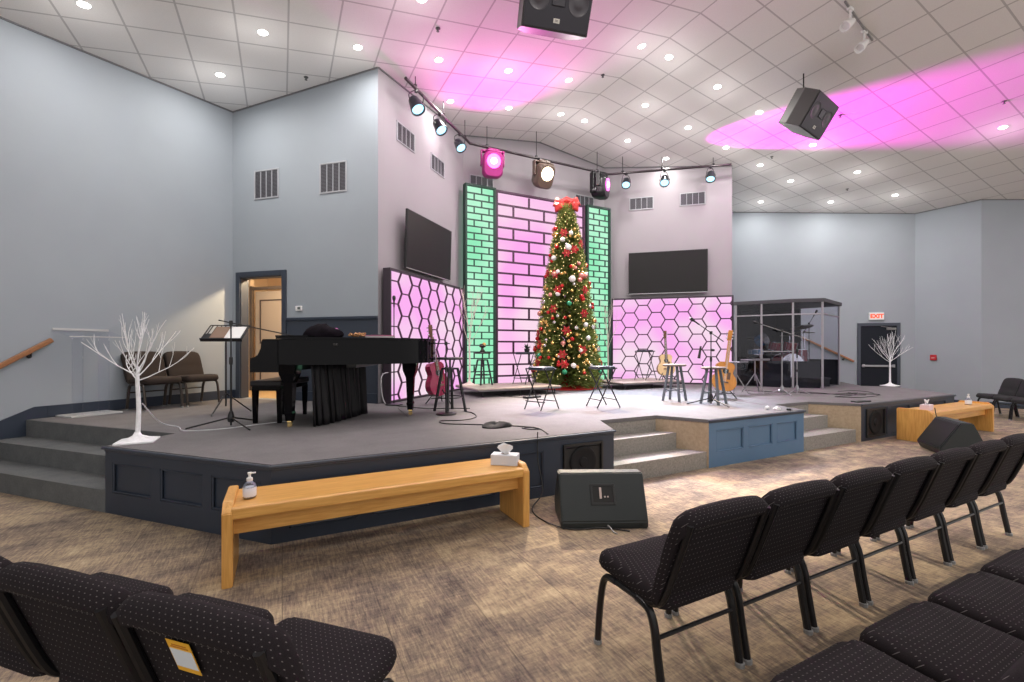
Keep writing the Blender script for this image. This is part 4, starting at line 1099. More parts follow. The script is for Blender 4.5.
# skirt
t = thing('tree_skirt', 'red cloth skirt round the foot of the Christmas tree', 'cloth', (TX, TY, S))
b = MB(); RR = []
for r, z in ((.04, .30), (.16, .26), (.34, .17), (.52, .07), (.60, .02), (.62, .0)):
    RR.append([((r + .03 * math.sin(9 * a + r * 5) * (r > .3)) * math.cos(a), (r + .03 * math.sin(9 * a + r * 5) * (r > .3)) * math.sin(a), z + .02 * math.sin(7 * a) * (z > .04)) for a in [2 * PI * k / 48 for k in range(48)]])
b.rings(RR); b.build('cloth', mat('skirt_red', (.55, .02, .02), .8), t, True)
b = MB(); b.lathe([(.612, .002), (.655, .002), (.655, .02), (.612, .024)], (0, 0, 0), 48); b.build('hem', mat('skirt_trim', (.62, .03, .025), .7), t, True)

# ------------------------------------------------------------------ white twig trees
def twig_tree(loc, H, seed, label, trunk=.45, spread=1.0, n=9, r0=.030, m=WHITET, droop=0.0):
    t = thing('twig_tree', label, 'decorative tree', loc); rg = random.Random(seed)
    b = MB(); b.rings([[(x, y, z) for x, y in rrect(.30 * k, .30 * k, .02)] for z, k in ((0, 1), (.012, 1), (.03, .55), (.06, .22), (.09, .14))]); b.build('base', m, t, True)
    b = MB(); b.tube(curve_pts([(0, 0, 0), (.01, .005, H * trunk * .5), (0, 0, H * trunk), (.012, 0, H * (trunk + .08))], 4), r0, 8, r0 * .62); b.build('trunk', m, t, True)
    b = MB()
    def br(p, d, L, r, lev):
        pts = [p]; q = p; dd = d.copy(); K = 6
        for k in range(K):
            dd = (dd + Vector((rg.uniform(-.16, .16), rg.uniform(-.16, .16), rg.uniform(-.02, .13)))).normalized(); q = q + dd * L / K; pts.append(q)
        b.tube(pts, r, 5, r * .4)
        if lev < 2:
            for k in ((2, 3, 4) if lev == 0 else (3,)):
                nd = (dd + Vector((rg.uniform(-.55, .55), rg.uniform(-.55, .55), rg.uniform(.05, .5)))).normalized(); br(pts[k], nd, L * (1 - k / (K + 1)) * rg.uniform(.6, .9), r * .55, lev + 1)
    for i in range(n):
        a = 2 * PI * i * .381966 + rg.uniform(-.2, .2); z0 = H * (trunk - .03 + .11 * i / n); el = .35 + 1.0 * (i / n) ** .8 + rg.uniform(-.1, .1)
        d = Vector((math.cos(a) * math.cos(el) * spread, math.sin(a) * math.cos(el) * spread, math.sin(el))).normalized()
        br(Vector((0, 0, z0)), d, (H - z0) * (.72 + .25 * i / n) * rg.uniform(1.0, 1.2), r0 * .27, 0)
    b.build('branches', m, t, True)
    return t
twig_tree((-1.22, 5.42, S), 1.22, 11, 'white leafless twig tree at the left corner of the stage', .50, 1.1, 12, .022)
twig_tree((12.85, 5.42, S), 1.28, 5, 'white leafless twig tree in front of the dark exit door', .46, .85, 11, .022)
WG = mat('warm_birch', (.75, .66, .58), .6)
twig_tree((3.32, 8.35, RT), 2.0, 21, 'tall thin pale twig tree in front of the left green panel', .42, .22, 7, .022, WG)
twig_tree((7.28, 8.95, S), 2.2, 33, 'tall thin pale twig tree at the left end of the right hexagon panel', .42, .22, 7, .020, WG)
cable([(-1.20, 5.5, S + .35), (-1.12, 5.8, S + .12), (-1.0, 6.0, S + .03), (-.92, 5.85, S + .006), (-.6, 5.8, S + .006), (-.25, 5.95, S + .006), (.1, 6.1, S + .006)], 'white cord trailing from the corner twig tree over the stage carpet', mat('cord_white', (.55, .55, .58), .6), .006)

# ------------------------------------------------------------------ clear lectern by the left wall
t = thing('acrylic_lectern', 'clear acrylic lectern by the left wall next to the twig tree', 'lectern', (-2.28, 7.92, S), hd)
MB().box((0, 0, .01), (.55, .38, .02), .004).build('base_plate', mat('frosted_edge', (.50, .50, .50), .4), t)
for x in (-.14, .14): MB().box((x, .02, .54), (.012, .25, 1.04)).build('side_panel', CLEAR, t)
b = MB(); b.box((0, 0, 1.08), (.60, .42, .012), rot=Matrix.Rotation(-.25, 4, 'X')); b.build('top_plate', CLEAR, t)
b = MB(); b.box((0, -.20, 1.135), (.60, .012, .03)); b.box((0, .205, 1.035), (.60, .008, .012)); b.build('ledge', mat('frosted_edge', (.5, .5, .5)), t)

# ------------------------------------------------------------------ stands
def tripod(b, r, z, th=.009, a0=0.0, n=3):
    for k in range(n):
        a = a0 + 2 * PI * k / n; b.tube([(0, 0, z), (r * math.cos(a), r * math.sin(a), .012)], th, 6)
def mic_stand(loc, H, boom, label, a0=0.0, m=BMET, round_base=False, mic=True, tail=.25, name='microphone_stand', legr=.32):
    t = thing(name, label, 'microphone stand', loc)
    b = MB()
    if round_base: b.lathe([(0, 0), (.135, 0), (.14, .008), (.13, .02), (.02, .03), (0, .03)], (0, 0, 0), 28)
    else:
        tripod(b, legr, .11, .009, a0); b.lathe([(0, .06), (.032, .06), (.036, .09), (.03, .14), (.016, .18), (0, .18)], (0, 0, 0), 12)
    b.build('base', m, t, True)
    b = MB(); b.tube([(0, 0, .02), (0, 0, H * .62)], .011); b.tube([(0, 0, H * .6), (0, 0, H)], .008); b.build('pole', m, t, True)
    b = MB(); b.lathe([(0, H * .6), (.017, H * .6), (.019, H * .63), (.017, H * .67), (0, H * .67)], (0, 0, 0), 10); b.build('clutch', BLACK, t, True)
    if boom:
        v = Vector(boom); d = v.normalized(); p = Vector((0, 0, H))
        b = MB(); b.tube([p - d * tail, p + v], .007, 6); b.build('boom', m, t, True)
        b = MB(); b.box((0, 0, H), (.035, .035, .05), .006); b.build('boom_clamp', BLACK, t)
        q = p + v
        if mic:
            b = MB(); b.M = Matrix.Translation(q) @ d.to_track_quat('Z', 'Y').to_matrix().to_4x4(); b.lathe([(0, -.02), (.011, -.02), (.013, .07), (.022, .09), (.027, .12), (.022, .15), (0, .16)], (0, 0, 0), 12); b.build('microphone', BLACK, t, True)
    elif mic:
        b = MB(); b.lathe([(0, H - .02), (.011, H - .02), (.014, H + .08), (.024, H + .10), (.028, H + .13), (.02, H + .16), (0, H + .165)], (0, 0, 0), 12); b.build('microphone', BLACK, t, True)
    return t
def lxy(u, d):       # a spot d metres in front of the hall's viewpoint, seen under pixel column u
    s_ = (u - 512) / 450 * d; th = math.radians(27.1)
    return (math.sin(th) * d + math.cos(th) * s_, math.cos(th) * d - math.sin(th) * s_)
p = lxy(231, 5.05); rtv = Vector((.89, -.4555, 0))
mic_stand((p[0], p[1], S), 1.17, tuple(rtv * 1.05 + Vector((0, 0, -.22))), 'black boom microphone stand reaching over the piano', PI / 6 + .5, tail=.14, legr=.42)
# music stand
p = lxy(226, 6.1)
t = thing('music_stand', 'black music stand with a sheet of paper left of the piano', 'music stand', (p[0], p[1], S), math.radians(-20))
b = MB(); tripod(b, .30, .28, .010, .4); b.build('base', BMET, t, True)
b = MB(); b.tube([(0, 0, .1), (0, 0, 1.02)], .011); b.build('pole', BMET, t, True)
b = MB(); R_ = Matrix.Translation((0, 0, 1.10)) @ Matrix.Rotation(math.radians(-52), 4, 'X'); b.M = R_
b.box((0, 0, -.165), (.52, .05, .012)); b.box((0, 0, .165), (.52, .008, .012)); b.box((-.255, 0, 0), (.012, .008, .33)); b.box((.255, 0, 0), (.012, .008, .33))
for k in range(9): b.box((-.22 + .055 * k, 0, .0), (.012, .006, .33))
b.box((0, 0, -.08), (.5, .006, .10)); b.build('desk', BMET, t)
tt = thing('sheet_music', 'white sheet of music on the black stand left of the piano', 'paper', (p[0], p[1], S), math.radians(-20))
b = MB(); b.M = R_; b.box((.13, -.012, -.02), (.20, .003, .27)); b.build('sheet', mat('paper_white', (.70, .70, .70), .7), tt)
b = MB(); b.M = R_; b.box((-.06, -.014, -.02), (.18, .012, .25)); b.build('booklet', mat('booklet_brown', (.20, .13, .09), .7), tt)

# ------------------------------------------------------------------ grand piano
th_ = math.radians(-24.5)
pcor = (-.310, 5.68)
t = thing('grand_piano', 'black grand piano on the left of the stage', 'piano', (pcor[0], pcor[1], S), th_); t.scale = (.965, 1, 1)
Wd = 1.48
side = [(0.0, 0), (.0, Wd), (.30, Wd), (1.0, Wd), (1.72, Wd), (1.86, Wd - .06), (1.93, Wd - .22), (1.945, Wd - .42), (1.92, Wd - .62), (1.84, Wd - .80), (1.66, Wd - 1.02), (1.46, Wd - 1.16), (1.26, Wd - 1.27), (1.02, Wd - 1.37), (.80, Wd - 1.44), (.62, Wd - 1.475), (.50, Wd - 1.48), (.30, 0)]
case = [(x, y) for x, y in side if x >= .28]; case = [(.30, Wd)] + [p_ for p_ in case if p_ not in ((.30, Wd),)]
b = MB(); b.prism(case, .70, .985); bmesh.ops.bevel(b.bm, geom=[e for e in b.bm.edges if abs(e.verts[0].co.z - e.verts[1].co.z) < 1e-5], offset=.006, segments=2, affect='EDGES')
b.build('case', GLOSS, t, True)
# lid, slightly larger
cxm, cym = .95, .8
b = MB(); lid = [((x - cxm) * 1.014 + cxm, (y - cym) * 1.014 + cym) for x, y in case]; b.prism(lid, .987, 1.008)
b.build('lid', GLOSS, t, True)
b = MB(); b.box((.46, Wd / 2, 1.018), (.36, Wd + .01, .018), .004); b.build('front_lid', GLOSS, t)
# cheeks (arms) at both ends of the keyboard
for y in (.03, Wd - .03):
    pr = [(0, .62), (.32, .62), (.32, .985), (.14, .985), (.125, .95), (.118, .88), (.085, .81), (.045, .785), (0, .775)]
    b = MB(); b.rings([[(x, yy, z) for x, z in pr] for yy in (y - .03, y + .03)]); b.build('cheek', mat('piano_satin', (.004, .004, .005), .25, spec=.1), t)
MB().box((.17, Wd / 2, .655), (.34, Wd - .12, .07), .006).build('keybed', GLOSS, t)
MB().box((.09, Wd / 2, .725), (.15, Wd - .14, .03), .003).build('keys', mat('ivory', (.7, .68, .62), .3), t)
b = MB(); b.box((.22, Wd / 2, .84), (.10, Wd - .13, .20), .01); b.build('fallboard', GLOSS, t)
MB().box((1.0, .9, .70), (.12, 1.0, .10), .01).build('cross_beam', BLACK, t)
def leg(x, y, h):
    b = MB(); b.rings([[(x + dx * k, y + dy * k, z) for dx, dy in ((-.065, -.065), (.065, -.065), (.065, .065), (-.065, .065))] for z, k in ((.075, .55), (.12, .6), (.16, .72), (.18, .6), (.5, .82), (.56, 1.15), (.60, 1.35), (h, 1.5))])
    o = b.build('leg', GLOSS, t)
    b = MB(); b.box((x, y, .062), (.05, .05, .03), .004); b.M = Matrix.Translation((x, y, .027)) @ Matrix.Rotation(PI / 2, 4, 'X'); b.lathe([(0, -.014), (.027, -.014), (.027, .014), (0, .014)], (0, 0, 0), 16); b.build('caster', BRASS, o, True)
leg(.40, .10, .71); leg(.40, Wd - .12, .71); leg(1.62, .98, .71)
b = MB(); b.box((.62, .74, .42), (.10, .06, .60), .01); b.box((.62, .74, .12), (.10, .32, .07), .01); b.build('pedal_lyre', GLOSS, t)
b = MB()
for dy in (-.08, 0, .08): b.box((.53, .74 + dy, .08), (.12, .025, .012), .004)
b.build('pedals', BRASS, t)
# things on the lid
Mp = Matrix.Translation((pcor[0], pcor[1], S)) @ Matrix.Rotation(th_, 4, 'Z')
def on_piano(x, y, z): return Mp @ Vector((x, y, z))
v = on_piano(.62, .36, 1.009)
t = thing('folded_cloth', 'black and purple cloth heaped on the front of the piano lid', 'cloth', v, th_)
rg = random.Random(5); b = MB(); RR = []
for k, (z, s_) in enumerate(((0, 1), (.03, 1.02), (.07, .93), (.10, .78), (.125, .5), (.13, .2))):
    RR.append([((.22 * s_) * math.cos(a) * (1 + .12 * math.sin(3 * a + 1)) + .02 * k, .16 * s_ * math.sin(a) * (1 + .15 * math.sin(4 * a)), z * (1 + .25 * math.cos(a + 2.6)) + (.012 * math.sin(5 * a + k) if k else 0)) for a in [2 * PI * i / 26 for i in range(26)]])
b.rings(RR); b.build('cloth', mat('velvet_black', (.006, .004, .007), .9, spec=.1, noise=.5, nscale=20), t, True)
b = MB(); RR = [[(.17 + x, y * .8, z) for x, y in circle(.055 * k, 14)] for z, k in ((.01, .7), (.05, 1), (.09, .95), (.115, .5))]; b.rings(RR); b.build('purple_fold', mat('velvet_purple', (.28, .05, .20), .6, noise=.5, nscale=30), t, True)
v = on_piano(1.07, .30, 1.0085)
t = thing('garland', 'gold and brown garland lying on the piano lid', 'garland', v, th_)
b = MB(); rg = random.Random(8)
for i in range(70):
    x = rg.uniform(-.09, .09); y = rg.uniform(-.05, .05); z = rg.uniform(.014, .05); b.ball((x, y, z), rg.uniform(.008, .014), 1)
o = b.build('beads', mat('garland_gold', (.40, .20, .08), .5, .4, noise=.6, nscale=60), t, True)
v = on_piano(1.30, .44, 1.0085)
t = thing('magazine', 'pink covered magazine lying on the piano lid', 'magazine', v, th_ + .1)
MB().box((0, 0, .0125), (.32, .22, .025), .003).build('pages', mat('page_white', (.45, .40, .42), .7), t); MB().box((0, 0, .026), (.325, .225, .004)).build('cover', mat('cover_pink', (.55, .06, .24), .35), t)
MB().box((.02, -.07, .033), (.24, .025, .010), .003).build('ribbon', mat('cover_dark', (.08, .02, .04), .4), t)
# black skirt hanging under the piano
t = thing('black_drape', 'black pleated cloth hanging under the grand piano', 'drape', (0, 0, 0))
P = [on_piano(x, y, 0) for x, y in ((.62, .08), (.70, .22), (.76, .42), (.82, .66), (.87, .90), (.92, 1.16))]
P = [Vector((p_.x, p_.y, 0)) for p_ in P]; cp = curve_pts(P, 30)
b = MB(); rows = []
for zi in range(9):
    f = zi / 8; z = S + .012 + (.70 - .012) * f; row = []; acc = 0
    for i, p_ in enumerate(cp):
        tg = (cp[min(i + 1, len(cp) - 1)] - cp[max(i - 1, 0)]).normalized(); nn = Vector((tg.y, -tg.x, 0)); acc = i * .42
        amp = .030 * (1 - .55 * f) ; w = math.sin(acc) + .5 * math.sin(acc * .53 + 1.2 + f * .6)
        row.append(p_ + nn * (amp * w + .03 * (1 - f)) + Vector((0, 0, z)) + tg * .01 * math.sin(f * 3 + i))
    rows.append([b.bm.verts.new(q_) for q_ in row])
for a_, c_ in zip(rows, rows[1:]):
    for i in range(len(a_) - 1): b.bm.faces.new((a_[i], a_[i + 1], c_[i + 1], c_[i]))
o = b.build('cloth', mat('drape_black', (.007, .0065, .008), .6, spec=.25), t, True); md = o.modifiers.new('thick', 'SOLIDIFY'); md.thickness = .004
# bench
v = on_piano(-.10, .78, 0)
bx = Vector((.0, 6.38)); 
t = thing('piano_bench', 'black piano bench pushed up to the keyboard', 'bench', (bx.x, bx.y, S), th_)
MB().box((0, 0, .47), (.36, .82, .07), .015).build('cushion', mat('bench_vinyl', (.012, .010, .012), .4, spec=.25), t)
MB().box((0, 0, .415), (.33, .78, .06), .005).build('apron', GLOSS, t)
for x in (-.14, .14):
    for y in (-.36, .36):
        b = MB(); b.rings([[(x + dx * k, y + dy * k, z) for dx, dy in ((-.026, -.026), (.026, -.026), (.026, .026), (-.026, .026))] for z, k in ((0, .75), (.40, 1.1))]); b.build('leg', GLOSS, t)

# ------------------------------------------------------------------ stools
def splay_stool(loc, H, label, m_seat, m_leg, rz=0, ring=True, rtop=.10, rbot=.20, seat_r=.17, legw=.022, screw=True):
    t = thing('bar_stool', label, 'stool', loc, rz)
    b = MB(); b.lathe([(0, H - .035), (seat_r * .92, H - .035), (seat_r, H - .022), (seat_r, H - .010), (seat_r * .94, H), (0, H)], (0, 0, 0), 28); b.build('seat', m_seat, t, True)
    ht = H - (.16 if screw else .036)
    for k in range(4):
        a = PI / 4 + k * PI / 2
        p0 = Vector((rbot * math.cos(a), rbot * math.sin(a), 0)); p1 = Vector((rtop * math.cos(a), rtop * math.sin(a), ht))
        b = MB(); w = legw / 2
        b.rings([[p_ + Vector((dx, dy, 0)) for dx, dy in ((-w, -w), (w, -w), (w, w), (-w, w))] for p_ in (p0, p1)]); b.build('leg', m_leg, t)
    if screw:
        MB().tube([(0, 0, H - .30), (0, 0, H - .03)], .014).build('screw_post', m_leg, t, True)
        b = MB(); q = rtop + .012; b.box((0, 0, ht), (q * 1.45, q * 1.45, .025), .004); b.build('top_plate', m_leg, t)
    b = MB()
    if ring:
        zz = .20; rr = rbot + (rtop - rbot) * zz / ht - .008; pts = [(rr * math.cos(a), rr * math.sin(a), zz) for a in [2 * PI * k / 28 for k in range(29)]]; b.tube(pts, .009, 6); b.build('foot_ring', m_leg, t, True)
    else:
        for zz in (.16, .19):
            f = zz / ht; r_ = rbot + (rtop - rbot) * f
            c = [(r_ * math.cos(PI / 4 + k * PI / 2), r_ * math.sin(PI / 4 + k * PI / 2), zz) for k in range(4)]
            prs = ((0, 1), (2, 3)) if zz == .16 else ((1, 2), (3, 0))
            for i, j_ in prs: b.tube([c[i], c[j_]], .010, 6)
        b.build('stretchers', m_leg, t)
    return t
p = lxy(450, 6.35); splay_stool((p[0], p[1], S), .76, 'black screw-top bar stool in front of the red guitar', BLACK, BMET, .3, True, .11, .22, .19, .028)
p = lxy(482.5, 9.1); splay_stool((p[0], p[1], RT), .66, 'dark bar stool on the left riser before the green panel', BLACK, BMET, .2, True, .10, .20, .17, .026)
p = (p[0], p[1], RT + .661)
t = thing('table_ornament', 'small dark ornament with a gold top standing on the green-lit stool', 'ornament', p)
b = MB(); b.lathe([(0, 0), (.05, 0), (.055, .02), (.03, .05), (.02, .08), (.06, .10), (.075, .13), (.05, .16), (0, .17)], (0, 0, 0), 16); b.build('body', mat('orn_dark', (.04, .04, .03), .4), t, True)
b = MB(); b.ball((.02, -.03, .15), .045, 1); b.build('gold_top', GOLD, t, True)
p = lxy(674.5, 7.62); splay_stool((p[0], p[1], S), .62, 'grey wooden stool with a round top in front of the blonde guitar', mat('stool_top', (.15, .105, .09), .7), mat('stool_grey', (.10, .115, .13), .5), .35, False, .10, .20, .19, .034, False)
p = lxy(714, 7.15); splay_stool((p[0] + .05, p[1] + .05, S), .59, 'grey wooden stool beside the orange guitar', mat('stool_top', (.45, .33, .28)), mat('stool_grey', (.1, .115, .13)), .25, False, .10, .20, .19, .034, False)
def x_stool(loc, H, label, rz=0, w=.36, topm=None, topw=.30):
    t = thing('folding_stool', label, 'stool', loc, rz)
    b = MB(); b.rings([[(x, y, z) for x, y in rrect(topw * k, w * .80 * k, .05)] for z, k in ((H - .05, .93), (H - .035, 1), (H - .010, 1), (H, .93))]); b.build('seat', topm or mat('stool_vinyl', (.03, .04, .055), .35), t, True)
    for sgn in (-1, 1):
        b = MB()
        for y in (-w / 2 + .03 * (sgn > 0), w / 2 - .03 * (sgn > 0)): b.tube([(-sgn * .19, y, .006), (sgn * .13, y, H - .03)], .010, 6)
        b.tube([(-sgn * .135, -w / 2, .12), (-sgn * .135, w / 2, .12)], .008, 6); b.tube([(sgn * .13, -w / 2, H - .03), (sgn * .13, w / 2, H - .03)], .010, 6)
        b.build('leg_frame', BMET, t, True)
    return t
p = lxy(541, 6.55); x_stool((p[0], p[1], S), .62, 'black folding stool in front of the Christmas tree at left', math.radians(20))
p = lxy(602.5, 6.80); x_stool((p[0], p[1], S), .62, 'black folding stool in front of the Christmas tree at right', math.radians(-5))
p = lxy(524, 9.35); x_stool((p[0], p[1], RT), .66, 'black folding stool on the left riser beside the tree', .5)
q = lxy(527, 9.35)
t = thing('table_ornament', 'small dark leafy ornament on the folding stool beside the tree', 'ornament', (q[0], q[1], RT + .661))
b = MB(); b.lathe([(0, 0), (.05, 0), (.06, .06), (.045, .07), (0, .07)], (0, 0, 0), 14); b.build('pot', BLACK, t, True)
b = MB(); rg = random.Random(4)
for i in range(30):
    a = rg.uniform(0, 2 * PI); e = Vector((math.cos(a), math.sin(a), rg.uniform(.2, 1.4))).normalized() * rg.uniform(.08, .17); s_ = e.cross(Vector((0, 0, 1))).normalized() * .016
    b.bm.faces.new([b.bm.verts.new(v_ + Vector((0, 0, .06))) for v_ in (Vector((0, 0, 0)), e * .5 + s_, e, e * .5 - s_)])
b.build('leaves', mat('leaf_dark', (.03, .05, .035), .6), t)
p = lxy(645, 10.5); x_stool((p[0], p[1], RT), .70, 'black folding stool on the right riser before the hexagon panel', .2)
p = lxy(740, 8.75)
def tray_stand(loc, H, label, rz=0, top=(.42, .30)):
    t = thing('tray_stand', label, 'stand', loc, rz)
    b = MB(); tripod(b, .24, .40, .010, .5); b.build('base', GREYM, t, True)
    MB().tube([(0, 0, .25), (0, 0, H - .01)], .011).build('pole', GREYM, t, True)
    b = MB(); b.box((0, 0, H), (top[0], top[1], .02), .004); b.box((0, -top[1] / 2, H + .015), (top[0], .012, .03)); b.build('tray', mat('tray_grey', (.16, .15, .18), .4), t)
p = lxy(736, 8.7); tray_stand((p[0], p[1], S), .62, 'grey tripod tray stand beside the orange guitar', .3)
p = lxy(755, 8.9); tray_stand((p[0], p[1], S), .66, 'grey tripod tray stand in front of the drum booth', -.2)

# ------------------------------------------------------------------ guitars (upright; origin at the lower bout)
def guitar(loc, rz, tilt, label, top_m, side_m, electric=False, s=1.0, lean=0.0, neck=None):
    neck = neck or NECK
    t = thing('guitar', label, 'guitar'); t.matrix_world = Matrix.Translation(loc) @ Matrix.Rotation(rz, 4, 'Z') @ Matrix.Rotation(tilt, 4, 'Y') @ Matrix.Rotation(lean, 4, 'X') @ Matrix.Scale(s, 4)
    if not electric:
        half = [(0, 0), (.09, .008), (.155, .045), (.195, .11), (.20, .17), (.178, .235), (.138, .285), (.122, .32), (.128, .36), (.143, .40), (.138, .445), (.10, .482), (.04, .49), (0, .49)]; dp = .10
    else:
        half = [(0, 0), (.08, .008), (.135, .05), (.15, .11), (.13, .18), (.105, .23), (.11, .28), (.14, .33), (.13, .40), (.10, .38), (.06, .33), (0, .33)]; dp = .045
    out = [(x, z) for x, z in half] + [(-x, z) for x, z in half[-2:0:-1]]
    b = MB(); b.rings([[(x, y, z) for x, z in out] for y in (-dp / 2, dp / 2)]); b.build('body', side_m, t)
    b = MB(); b.rings([[(x * .985, y, (z - .24) * .985 + .24) for x, z in out] for y in (-dp / 2 - .004, -dp / 2 + .002)]); b.build('soundboard', top_m, t)
    tz = .49 if not electric else .33
    L = .37 if not electric else .45
    b = MB(); b.rings([[(x * k, y, z) for x, y in ((-.027, -dp / 2 - .012), (.027, -dp / 2 - .012), (.02, -dp / 2 + .016), (-.02, -dp / 2 + .016))] for z, k in ((tz - .12, 1.2), (tz + L, .95))]); b.build('neck', neck, t)
    b = MB(); b.box((0, -dp / 2 + .006, tz + L + .085), (.07, .016, .18), .006, rot=Matrix.Rotation(.18, 4, 'X')); hs = b.build('headstock', neck, t)
    b = MB()
    for sx in (-1, 1):
        for k in range(3): b.lathe([(0, 0), (.008, 0), (.008, .03), (0, .03)], (0, 0, 0), 6) if False else b.box((sx * .045, -dp / 2 + .01, tz + L + .035 + .05 * k), (.028, .012, .016), .003)
    b.build('tuning_pegs', CHROME, t)
    b = MB(); b.M = Matrix.Translation((0, -dp / 2 - .0045, .34 if not electric else .2)) @ Matrix.Rotation(PI / 2, 4, 'X')
    if not electric:
        b.prism(circle(.05, 20), 0, .002); b.build('soundhole', BLACK, t)
        b = MB(); b.box((0, -dp / 2 - .009, .15), (.13, .010, .025), .003); b.box((0.06, -dp / 2 - .005, .26), (.05, .003, .12), .002); b.build('bridge', NECK, t)
    else:
        b.M = Matrix.Identity(4)
        for z in (.12, .22): b.box((0, -dp / 2 - .008, z), (.08, .01, .03), .003)
        b.build('pickups', BLACK, t)
    b = MB()
    for k in range(6): b.box((-.015 + .006 * k, -dp / 2 - .016, (.15 + tz + L) / 2), (.0012, .0012, tz + L - .15))
    b.build('strings', CHROME, t)
    return t
def gstand(loc, rz, label, h=.62):
    t = thing('guitar_stand', label, 'guitar stand', loc, rz)
    b = MB(); b.tube([(-.20, -.12, .01), (0, .02, .30)], .009); b.tube([(.20, -.12, .01), (0, .02, .30)], .009); b.tube([(0, .26, .01), (0, .02, .30)], .009); b.build('base', BMET, t, True)
    MB().tube([(0, .02, .28), (0, .07, h)], .009).build('post', BMET, t, True)
    b = MB(); b.tube([(-.13, -.18, .10), (-.13, -.02, .09), (.13, -.02, .09), (.13, -.18, .10)], .008); b.tube([(0, -.02, .09), (0, .02, .2)], .008); b.build('cradle', BMET, t, True)
fh = math.radians(-27.1)      # faces back down the hall
p = lxy(666, 10.35); guitar((p[0], p[1], RT + .11), fh, -.0, 'blonde acoustic guitar standing on the right riser', MAPLE, mat('guitar_side', (.30, .16, .06), .3), s=1.0, lean=-.12)
gstand((p[0], p[1], RT), fh, 'black stand under the blonde acoustic guitar')
p = lxy(722, 8.0); guitar((p[0], p[1], S + .13), fh - .12, .16, 'orange acoustic guitar leaning on its stand beside the hexagon panel', AMBER, ORANGED, s=1.06, lean=-.12, neck=AMBER)
gstand((p[0], p[1], S), fh, 'black stand under the orange acoustic guitar')
p = lxy(439.5, 7.2); guitar((p[0], p[1], S + .13), fh + .95, -.12, 'magenta red guitar standing behind the black bar stool', REDG, REDG, s=1.10, lean=-.12)
gstand((p[0], p[1], S), fh, 'black stand under the magenta red guitar')

# ------------------------------------------------------------------ microphone stands on stage
p = lxy(446, 6.02); t = mic_stand((p[0], p[1], S), .95, tuple(-rtv * .26 + Vector((0, 0, .0))), 'round-based black microphone stand left of the bar stool', round_base=True, mic=False, tail=.05)
p = lxy(394, 7.05); mic_stand((p[0], p[1], S), 1.55, None, 'tall thin black microphone stand behind the piano tail', round_base=True)
p = lxy(711, 7.04); mic_stand((p[0], p[1], S), 1.13, tuple(-rtv * .20 + Vector((0, 0, .14))), 'black tripod microphone stand in front of the orange guitar', .4, tail=.24, legr=.36)
p2_ = lxy(703, 6.95)
t = thing('microphone', 'second black microphone clipped low on the centre stand', 'microphone', (p[0], p[1], S + .86))
b = MB(); e = -rtv * .16; b.tube([(0, 0, 0), tuple(e)], .007, 6); b.tube([tuple(e + Vector((0, 0, .06))), tuple(e - rtv * .03 - Vector((0, 0, .13)))], .014, 8, .022); b.tube([(0, 0, 0), tuple(rtv * .05)], .02, 8); b.build('body', BLACK, t, True)
p = lxy(782, 8.6); mic_stand((p[0], p[1], S), 1.22, tuple(-rtv * .40 + Vector((0, 0, .13))), 'tripod stand with a long pale boom in front of the drum booth', .2, GREYM, tail=.56, legr=.24)
p = lxy(797, 8.7); mic_stand((p[0], p[1], S), .72, None, 'short grey tripod microphone stand right of the long boom stand', .9, GREYM, legr=.24)
# bag and bits
p = lxy(497, 5.05)
t = thing('cloth_bag', 'flat black cloth bag lying near the stage edge', 'bag', (p[0], p[1], S), -.2)
rg = random.Random(2); b = MB()
b.rings([[((.17 * k) * math.cos(a) * (1 + .10 * math.sin(2 * a)) + .01 * z, .09 * k * math.sin(a) * (1 + .18 * math.sin(3 * a + 1)), z * (1 + .35 * math.cos(a * 2 + 1))) for a in [2 * PI * i / 24 for i in range(24)]] for z, k in ((0, 1), (.018, 1.03), (.038, .86), (.048, .5), (.05, .15))]); b.build('cloth', mat('bag_black', (.015, .015, .016), .8, noise=.4, nscale=50), t, True)
def deck_c(px_list, label, m=None, r=.0065): cable([(*lxy(u, d), S + .007) for u, d in px_list], label, m, r)
deck_c([(464, 6.3), (473, 6.1), (476, 5.75), (462, 5.5), (441, 5.45), (444, 5.25), (465, 5.2), (490, 5.15), (512, 5.1), (532, 5.0), (542, 4.85), (548, 4.6)], 'black cable snaking from the bar stool to the stage edge')
deck_c([(522, 4.95), (530, 4.87), (540, 4.9), (534, 5.0), (524, 4.98)], 'small loop of black cable beside the bag')
deck_c([(395, 6.9), (425, 6.6), (452, 6.6), (470, 6.6)], 'black cable behind the piano tail leg')
deck_c([(398, 6.6), (404, 6.1), (408, 5.75)], 'thin cable beside the piano tail leg', None, .004)
deck_c([(800, 8.9), (830, 8.7), (858, 8.9), (850, 8.4), (835, 8.2), (862, 8.1), (880, 8.6), (846, 8.8)], 'tangle of black cable on the right side of the stage')
deck_c([(745, 9.4), (780, 9.1), (812, 9.0), (840, 8.6), (866, 8.5)], 'black cable from the tray stands to the cable tangle')
deck_c([(838, 9.2), (850, 9.4), (866, 9.2), (874, 8.8), (862, 8.7), (848, 9.0)], 'second loop of black cable on the right of the stage')
p = lxy(861, 7.45); t = thing('stage_pad', 'flat black pad on the corner of the right stage block', 'pad', (p[0], p[1], S), -.1); MB().box((0, 0, .011), (.34, .12, .022), .008).build('pad', BLACK, t)
p = lxy(777, 6.45); t = thing('small_boxes', 'white crumpled tissue lying on the centre stage block', 'tissue', (p[0], p[1], S)); b = MB(); rg = random.Random(9)
